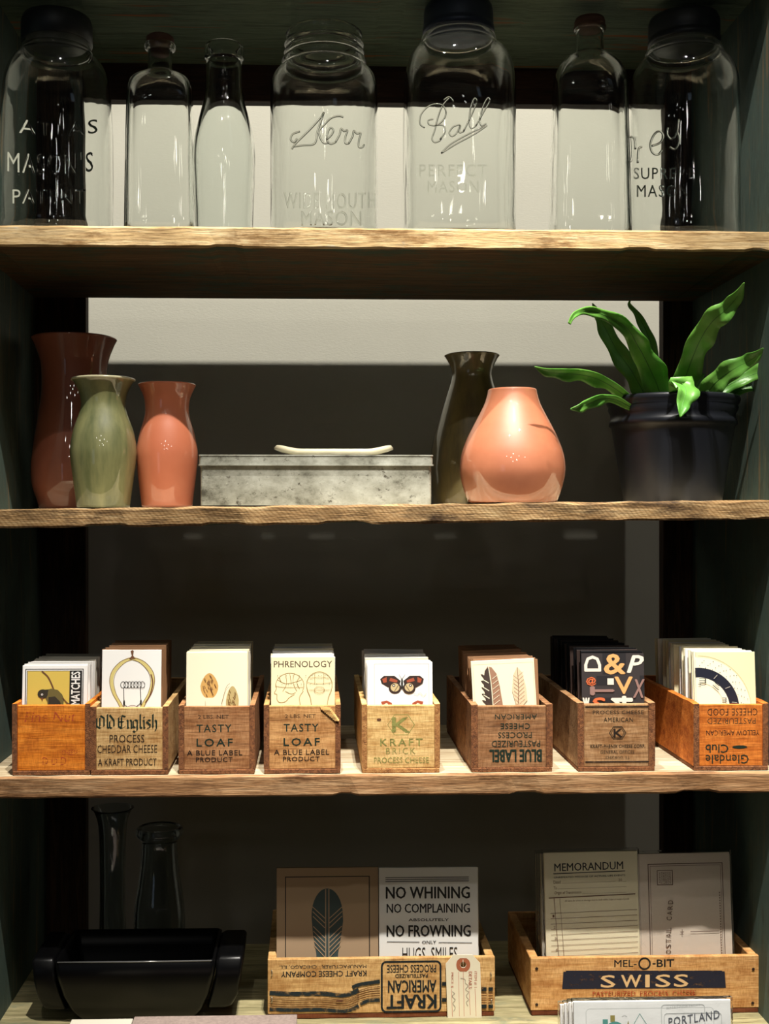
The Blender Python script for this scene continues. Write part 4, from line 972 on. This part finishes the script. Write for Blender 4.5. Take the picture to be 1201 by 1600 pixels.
def bigcard(name, label, px0, px1, ptop, yb, body, info, art, th=.003, roll=0, group=None, lean=LB, sleeve=False, sz=.06):
    x0, x1, zb, zt, s0 = info
    Yt = yb+sz*abs(math.sin(lean))*1.6; s = S((px0+px1)/2, Yt); hgt = (P((px0+px1)/2, ptop, Yt).z-zb)/math.cos(lean); wd = (px1-px0)*s
    c = card_proto(name, wd, hgt, th, body, label, group)
    if art: pr = Print(px0, ptop, s, Vector((-wd/2, 0, hgt))); art(pr); pr.build('printed_artwork', c)
    if sleeve:
        mb = MB(); g = .0018; n = 10; vs = []
        for i in range(n+1):
            for j, z in enumerate((0.0005, hgt*.5, hgt+.003)):
                vs.append((-wd/2-g+(wd+2*g)*i/n, -.0012-.0008*mnoise.noise(Vector((i*.9, j*2.1, px0*.1))), z))
        mb.add(vs, [(i*3+j, i*3+j+1, (i+1)*3+j+1, (i+1)*3+j) for i in range(n) for j in range(2)], 0, True)
        mb.add([(-wd/2-g, -.0012, .0005), (-wd/2-g, th+.001, .0005), (-wd/2-g, th+.001, hgt+.003), (-wd/2-g, -.0012, hgt+.003)], [(0, 1, 2, 3)])
        mb.add([(wd/2+g, -.0012, .0005), (wd/2+g, th+.001, .0005), (wd/2+g, th+.001, hgt+.003), (wd/2+g, -.0012, hgt+.003)], [(0, 1, 2, 3)])
        mb.add([(-wd/2-g, -.0012, hgt+.003), (-wd/2-g, th+.001, hgt+.003), (wd/2+g, th+.001, hgt+.003), (wd/2+g, -.0012, hgt+.003)], [(0, 1, 2, 3)])
        mb.build('plastic_sleeve', M_SLEEVE, c, recalc=False)
    cx = P((px0+px1)/2, 1480, Yt).x
    if group: c['label'] = nth_label(label, NG.get(group, 0)); NG[group] = NG.get(group, 0)+1
    place(c, cx, yb, zb+.0006+abs(math.sin(roll))*wd/2, lean, roll); return c
def sleevemat():
    m, nt, b = newmat('clear_plastic_sleeve'); nt.nodes.remove(b)
    tr = N(nt, 'ShaderNodeBsdfTransparent'); tr.inputs[0].default_value = (.97, .97, .97, 1); gl = N(nt, 'ShaderNodeBsdfGlossy'); gl.inputs['Roughness'].default_value = .06
    fr = N(nt, 'ShaderNodeFresnel'); fr.inputs[0].default_value = 1.45; mx = N(nt, 'ShaderNodeMixShader')
    bp = N(nt, 'ShaderNodeBump'); bp.inputs['Strength'].default_value = .7; bp.inputs['Distance'].default_value = .004; L(nt, nz(nt, coords(nt, (1, 1, 1)), 45, 3), bp.inputs['Height'])
    L(nt, bp.outputs[0], gl.inputs['Normal']); L(nt, bp.outputs[0], fr.inputs['Normal'])
    L(nt, fr.outputs[0], mx.inputs[0]); L(nt, tr.outputs[0], mx.inputs[1]); L(nt, gl.outputs[0], mx.inputs[2]); L(nt, mx.outputs[0], nt.nodes['Material Output'].inputs[0]); return m
M_SLEEVE = sleevemat()
tanc = plain('tan_kraft_card', (158, 134, 106), .75); whc = plain('cool_white_card', (218, 218, 214), .55)
def artF(p):
    gr = plain('print_blue_green', (50, 66, 66), .65)
    p.frame(446, 1372, 577, 1560, 1.4, INK0)
    pts = [(511+24.5*math.cos(t)*(1 if math.sin(t) < 0 else 1), 1432+42*math.sin(t)) for t in [PI+PI*k/16 for k in range(17)]]
    p.poly(pts+[(536, 1440), (533, 1462), (528, 1490), (524, 1560), (497, 1560), (494, 1490), (489, 1462), (487, 1440)], gr)
    p.line([(508.6, 1391), (508.6, 1560)], 1.5, tanc); p.line([(513.6, 1391), (513.6, 1560)], 1.5, tanc)
    for k in range(9):
        y = 1436+k*7.3 if k < 3 else 1466+(k-3)*7.3
        if k in (8,): continue
        p.line([(507.5, y), (488+k*.4, y-18)], 1.3, tanc); p.line([(514.5, y), (535-k*.4, y-18)], 1.3, tanc)
bigcard('greeting_card', 'brown kraft greeting card with dark blue-green feather in a thin frame', 432, 591, 1358, KY+.014, tanc, info, artF)
def artN(p):
    for y in (1373, 1376, 1379): p.line([(602, y), (733, y)], 1.1, INK0)
    p.text('NO WHINING', 603, 1387, 734, 1405, INK0, .03, slant=.006); p.text('NO COMPLAINING', 604, 1413, 734, 1427, INK0, .022, slant=.006); p.text('ABSOLUTELY', 638, 1436, 701, 1440, INK0, .03, slant=.004)
    p.text('NO FROWNING', 604, 1446, 735, 1463, INK0, .028, slant=.006); p.line([(604, 1471), (655, 1472)], .9, INK0); p.line([(685, 1473), (737, 1474)], .9, INK0); p.text('ONLY', 659, 1470, 681, 1474.5, INK0, .02)
    p.text('HUGS  SMILES', 628, 1480, 714, 1500, INK0, -.005)
bigcard('greeting_card', 'white greeting card printed NO WHINING, NO COMPLAINING, NO FROWNING', 592, 747, 1357.5, KY+.012, whc, info, artN)
for k in range(4):
    bigcard('greeting_card', 'kraft card behind the blue-green feather card', 433, 590, 1359, KY+.022+k*.007, kraftc, info, None, group='kraft cards behind the feather')
    bigcard('greeting_card', 'pale card behind the NO WHINING card', 593-k*1.5, 748-k*1.5, 1358, KY+.021+k*.007, greyc, info, None, group='pale cards behind the slogan card')
# manila tag hanging over the crate front
def tagprice():
    Y = KY-.0035; s = S(725, Y)
    def q(x, y, yy=Y): return P(x, y, yy)
    org = q(725, 1491)
    out = [(708, 1492), (738, 1492), (750, 1505), (751.5, 1560), (753, 1625), (700, 1625), (698, 1560), (696, 1506)]
    # tag plate with a punched hole, built as a ring fan between outline and hole
    hc = (723.5, 1507.5); hr = 4.4
    def rayhit(a):
        best = None; dx, dy = math.cos(a), math.sin(a)
        for i in range(len(out)):
            (x1, y1), (x2, y2) = out[i], out[(i+1) % len(out)]
            ex, ey = x2-x1, y2-y1; det = dx*(-ey)+ex*dy
            if abs(det) < 1e-9: continue
            t = ((x1-hc[0])*(-ey)+ex*(y1-hc[1]))/det; u = (dx*(y1-hc[1])-dy*(x1-hc[0]))/det
            if t > 0 and -1e-6 <= u <= 1+1e-6 and (best is None or t < best): best = t
        return best
    angs = sorted([math.atan2(y-hc[1], x-hc[0]) for x, y in out]+[2*PI*k/24-PI for k in range(24)])
    n = len(angs); mb = MB(); th = .0007
    ins = [(hc[0]+hr*math.cos(a), hc[1]+hr*math.sin(a)) for a in angs]; ous = [(hc[0]+rayhit(a)*math.cos(a), hc[1]+rayhit(a)*math.sin(a)) for a in angs]
    vs = [q(*p) for p in ins]+[q(*p) for p in ous]; vs += [v+Vector((0, th, 0)) for v in vs]
    fs = []
    for i in range(n):
        j = (i+1) % n; fs += [(i, j, n+j, n+i), (2*n+i, 3*n+i, 3*n+j, 2*n+j), (i, 2*n+i, 2*n+j, j), (n+i, n+j, 3*n+j, 3*n+i)]
    mb.add(vs, fs); t = mb.build('price_tag', plain('manila_tag', (226, 216, 190), .7), origin=org)
    tag(t, 'cream manila price tag with rust reinforcement patch on the front of the golden crate', 'tag')
    # reinforcement patch
    mb = MB(); po = []
    for a in angs:
        r = 11.2 if abs(math.sin(a)) < .7 else 9.0/abs(math.sin(a)) if abs(math.sin(a)) > .86 else 10.5
        po.append((hc[0]+.97*r*math.cos(a), hc[1]+r*1.15*math.sin(a)))
    hi = [(hc[0]+4.8*math.cos(a), hc[1]+4.8*math.sin(a)) for a in angs]
    vs = [q(*p, Y-.0002) for p in hi]+[q(*p, Y-.0002) for p in po]
    mb.add(vs, [(i, (i+1) % n, n+(i+1) % n, n+i) for i in range(n)]); mb.build('reinforcement_patch', plain('rust_patch', (166, 94, 62), .7), t)
    pr = Print(725, 1491, s, org); pk = plain('print_faint_rust', (190, 120, 100), .7); pen = plain('faint_pencil', (150, 140, 128), .7)
    for (x, a, b) in ((716, 1518, 1588), (723.5, 1518, 1588), (733, 1548, 1586), (742, 1545, 1588), (705, 1545, 1588)): pr.line([(x, a), (x+1.5, b)], .7, pk)
    pr.text('ITEM # 1', 740.5, 1518, 745, 1543, pk, 0, rot=-90); pr.text('DETAILS:', 732, 1518, 737, 1546, pk, .01, rot=-90); pr.text('PRICE $', 704, 1519, 708, 1543, pk, 0, rot=-90)
    pr.line([(719, 1528), (726, 1530), (727, 1536), (731, 1540), (727, 1546), (732, 1550), (728, 1556), (732, 1562), (728, 1566), (731, 1572)], .7, pen, True)
    pr.line([(706, 1549), (710, 1552), (706, 1556), (711, 1562), (707, 1567), (711, 1574), (708, 1580)], .7, pen, True)
    pr.build('lettering', t)
    mb = MB(); p1 = q(723.5, 1507, Y-.0006); top_ = P(724, 1496.5, KY+.003)
    mb.tube([q(723.5, 1510, Y+.0012), p1+Vector((0, 0, .001)), q(723, 1500, Y-.0004), Vector((top_.x, KY-.0006, top_.z+.0006)), Vector((top_.x, KY+.003, top_.z+.0012)), Vector((top_.x, KY+.0068, top_.z-.003))], .0004, 6)
    mb.build('string', plain('tag_string', (200, 190, 166), .8), t)
tagprice()
# --- crate SWISS
o, f, pr, info = big_crate('golden pine crate with dark SWISS band on the right of the bottom shelf', 829, 1186, 1495, K_W2, .16, BASE_R)
NV = worn('navy_band_ink', (36, 36, 48), .93, scale=90)
pr.text('MEL-', 960, 1499.5, 995, 1510.5, INK0, .015); pr.text('BIT', 1027, 1499.5, 1054, 1511, INK0, .03); pr.rect(1020, 1505, 1025, 1507, INK0); pr.ring(1007.5, 1505.5, 8.5, 8.5, 2.6, INK0)
pr.line([(884, 1517), (1130, 1520)], 4, NV)
pr.poly([(880, 1516.5), (1134, 1519), (1136, 1545), (878, 1543.5)], NV)
swm = plain('bare_pine_letter', (214, 176, 126), .75)
for i, chx in enumerate('SWISS'): a = (939, 971, 1009, 1025, 1054)[i]; b = (961, 1002, 1015, 1048, 1076)[i]; pr.text(chx, a, 1523, b, 1542, swm, .03)
pr.text('PASTEURIZED  PROCESS  CHEESE', 926, 1548, 1088, 1556, INKR, .01)
for (a, b) in ((838, 1511), (838, 1567), (1179, 1516), (1178, 1569)): pr.ell(a, b, 2.4, 2.4, plain('rusty_nail', (50, 32, 24), .6, .4), 12)
pr.build('lettering', f)
tanl = plain('memo_tan', (196, 180, 136), .6); memo_l = plain('memo_cream', (226, 216, 184), .6)
def artM(p):
    k = dict(slant=-.012)
    p.text('MEMORANDUM', 868, 1350, 976, 1362, INK0, .014, **k); p.line([(866, 1365.5), (979, 1363.5)], 1.3, INK0); p.text('UNREPEATED MESSAGE OF ACTUAL LIFE EVENTS', 867, 1370, 979, 1372.6, INK0, .02, **k)
    def dots(x0, x1, y):
        for i in range(int((x1-x0)/2.4)): p.mb.add([p.pt(x0+i*2.4+a, y-i*.03+b) for a, b in ((0, 0), (1, 0), (1, .8), (0, .8))], [(0, 1, 2, 3)], p.mi(BRN))
    p.text('Dated', 866, 1376, 877, 1381, BRN, 0, **k); dots(880, 966, 1380); p.text('20__', 968, 1375, 980, 1380, BRN, 0)
    p.text('To', 866, 1385, 871, 1389.5, BRN, 0); dots(873, 981, 1388.5); p.text('Origin of Transmission', 867, 1392.5, 909, 1398.5, BRN, 0, shear=.2, **k); dots(911, 981, 1396.5)
    p.line([(858, 1402.5), (994, 1399)], 1.3, BRN); p.text('All claims for errors or shortage must be made within 5 days of receipt of goods', 883, 1406, 984, 1409.5, BRN, 0, shear=.2, **k)
    for i in range(12): p.line([(860, 1426+i*8.2), (996, 1423+i*8.2)], .6, BRN)
    p.line([(866, 1403), (873, 1520)], .8, BRN); p.line([(875, 1403), (881, 1520)], .5, BRN)
    for i in range(4): p.text(str(i+1), 863+i*1.2, 1428+i*17, 866+i*1.2, 1432+i*17, BRN, 0)
bigcard('note_pad', 'cream MEMORANDUM note pad in a clear sleeve, left in the SWISS crate', 852, 999, 1333, KY+.011, memo_l, info, artM, th=.004, roll=-.012, sleeve=True, sz=.1)
def artP(p):
    br = plain('print_umber', (84, 60, 48), .6)
    p.frame(1014, 1351, 1131, 1560, 1.2, br); p.frame(1017, 1354, 1128, 1560, .6, br); p.frame(1028, 1361, 1052, 1383, .9, br)
    for i in range(6): p.text(('AFFIX', 'POSTAGE', 'HERE', 'BEFORE', 'MAILING', 'CARD')[i], 1031+i*3.2, 1363, 1033+i*3.2, 1381, br, 0, rot=90)
    for i, chx in enumerate('POSTAL CARD'):
        if chx == ' ': continue
        yy = 1496-i*8.4; xx = 1038+.00075*(i*8.4)**2+(0 if i > 1 else 0); p.text(chx, xx, yy-5.5, xx+8, yy, br, .01, rot=90)
    p.line([(1077, 1455), (1122, 1455)], .8, br); p.line([(1061, 1455), (1067, 1455)], 1, br); p.line([(1064, 1451), (1064, 1459)], .8, br)
    for i in range(24): p.rect(1124, 1395+i*4, 1125.4, 1397.4+i*4, br)
bigcard('post_card', 'pale pink POSTAL CARD in a clear sleeve, right in the SWISS crate', 998, 1143, 1335, KY+.012, plain('pale_pink_card', (206, 192, 176), .6), info, artP, th=.003, roll=-.012, sleeve=True, sz=.1)
for k in range(6):
    bigcard('note_pad', 'sleeved pad behind the MEMORANDUM pad', 845-k*1.8, 992-k*1.8, 1334, KY+.018+k*.0085, memo_l if k % 2 else greyc, info, None, th=.003, group='sleeved pads behind the memorandum', sleeve=k < 5, sz=.1)
for k in range(3):
    bigcard('post_card', 'sleeved card behind the POSTAL CARD', 996, 1141, 1336, KY+.019+k*.009, greyc, info, None, th=.003, group='sleeved cards behind the postal card', sz=.1)

# ================================================================== LOW TABLE IN FRONT WITH CARD PACKS
tb = thing('display_table', (.07, -.22, 0), 'low wooden display table standing in front of the shelves', 'table')
mb = MB(); mb.box(-.42, .56, -.40, -.012, TABLE-.022, TABLE); mb.build('table_top', M_TABLE, tb, bevel=.001)
for x in (-.39, .50):
    for y in (-.38, -.06):
        mb = MB(); mb.box(x, x+.03, y, y+.03, 0, TABLE-.0221); mb.build('leg', M_TABLE, tb, bevel=.001)
def paperbox(name, label, cat, px0, px1, py, Y0, Y1, m):
    x0, x1 = P(px0, py, Y1).x, P(px1, py, Y1).x; z = P(300, py, Y1).z
    o = thing(name, ((x0+x1)/2, (Y0+Y1)/2, TABLE+.0002), label, cat)
    mb = MB(); mb.box(x0+.0015, x1-.0015, Y0+.0015, Y1-.0015, TABLE+.0003, z-.02); mb.build('box_base', m, o, bevel=.0006)
    mb = MB(); mb.box(x0, x1, Y0, Y1, z-.0199, z); mb.build('box_lid', m, o, bevel=.0006); return o
def feltm():
    m, nt, b = newmat('grey_brown_paperboard'); v = coords(nt, (1, 1, 1), False)
    L(nt, ramp(nt, nz(nt, v, 300, 4), [(.3, (110, 96, 90)), (.7, (132, 116, 108))]), b.inputs['Base Color']); b.inputs['Roughness'].default_value = .9; return m
paperbox('paper_box', 'grey-brown lidded paperboard box in front of the black dish', 'box', 210, 464, 1587, -.11, -.02, feltm())
paperbox('paper_box', 'pale lidded paperboard box at the bottom edge, left of the grey-brown box', 'box', 112, 208, 1590, -.10, -.02, greyc)
def artQ(p):
    g1 = plain('print_pale_grey', (190, 194, 192), .6); tl = plain('print_teal', (86, 150, 142), .6); ol = plain('print_olive', (150, 140, 80), .6); dk = plain('print_slate', (92, 96, 104), .6)
    p.rframe(912, 1572, 1112, 1700, 6, .8, g1); p.poly([(938, 1588), (946, 1588), (946, 1640), (938, 1640)], tl); p.poly([(950, 1582), (957, 1582), (957, 1592), (950, 1592)], ol); p.ring(957, 1604, 12, 10, 5, tl, 18, PI, 2*PI); p.poly([(974, 1604), (978, 1590), (980, 1604)], ol)
    p.line([(972, 1620), (996, 1580), (1022, 1620)], 1, tl); p.line([(968, 1584), (972, 1582), (976, 1584)], .6, g1)
    p.rframe(1030, 1567, 1098, 1630, 5, 1, g1); p.text('GREETINGS FROM', 1038, 1570, 1090, 1573, g1, 0, slant=-.08); p.rframe(1034, 1580, 1124, 1640, 5, 1, g1)
    p.text('PORTLAND', 1041, 1587, 1121, 1600, dk, .01, slant=-.14, space=1.15)
infot = (P(868, 1600, -.06).x, P(1150, 1600, -.06).x, TABLE, 0, S(1000, -.06))
c = bigcard('card_pack', 'white card pack printed PORTLAND in a clear sleeve, foremost at bottom right', 893, 1139, 1561, -.075, plain('bright_white_card', (232, 234, 232), .55), infot, artQ, th=.003, sleeve=True, sz=.15)
for k in range(3):
    bigcard('card_pack', 'white sleeved pack behind the PORTLAND pack', 886-k*7, 1130-k*7, 1562+k*1.5, -.066+k*.008, white, infot, None, th=.003, group='sleeved packs behind the front pack', sleeve=True, sz=.15)
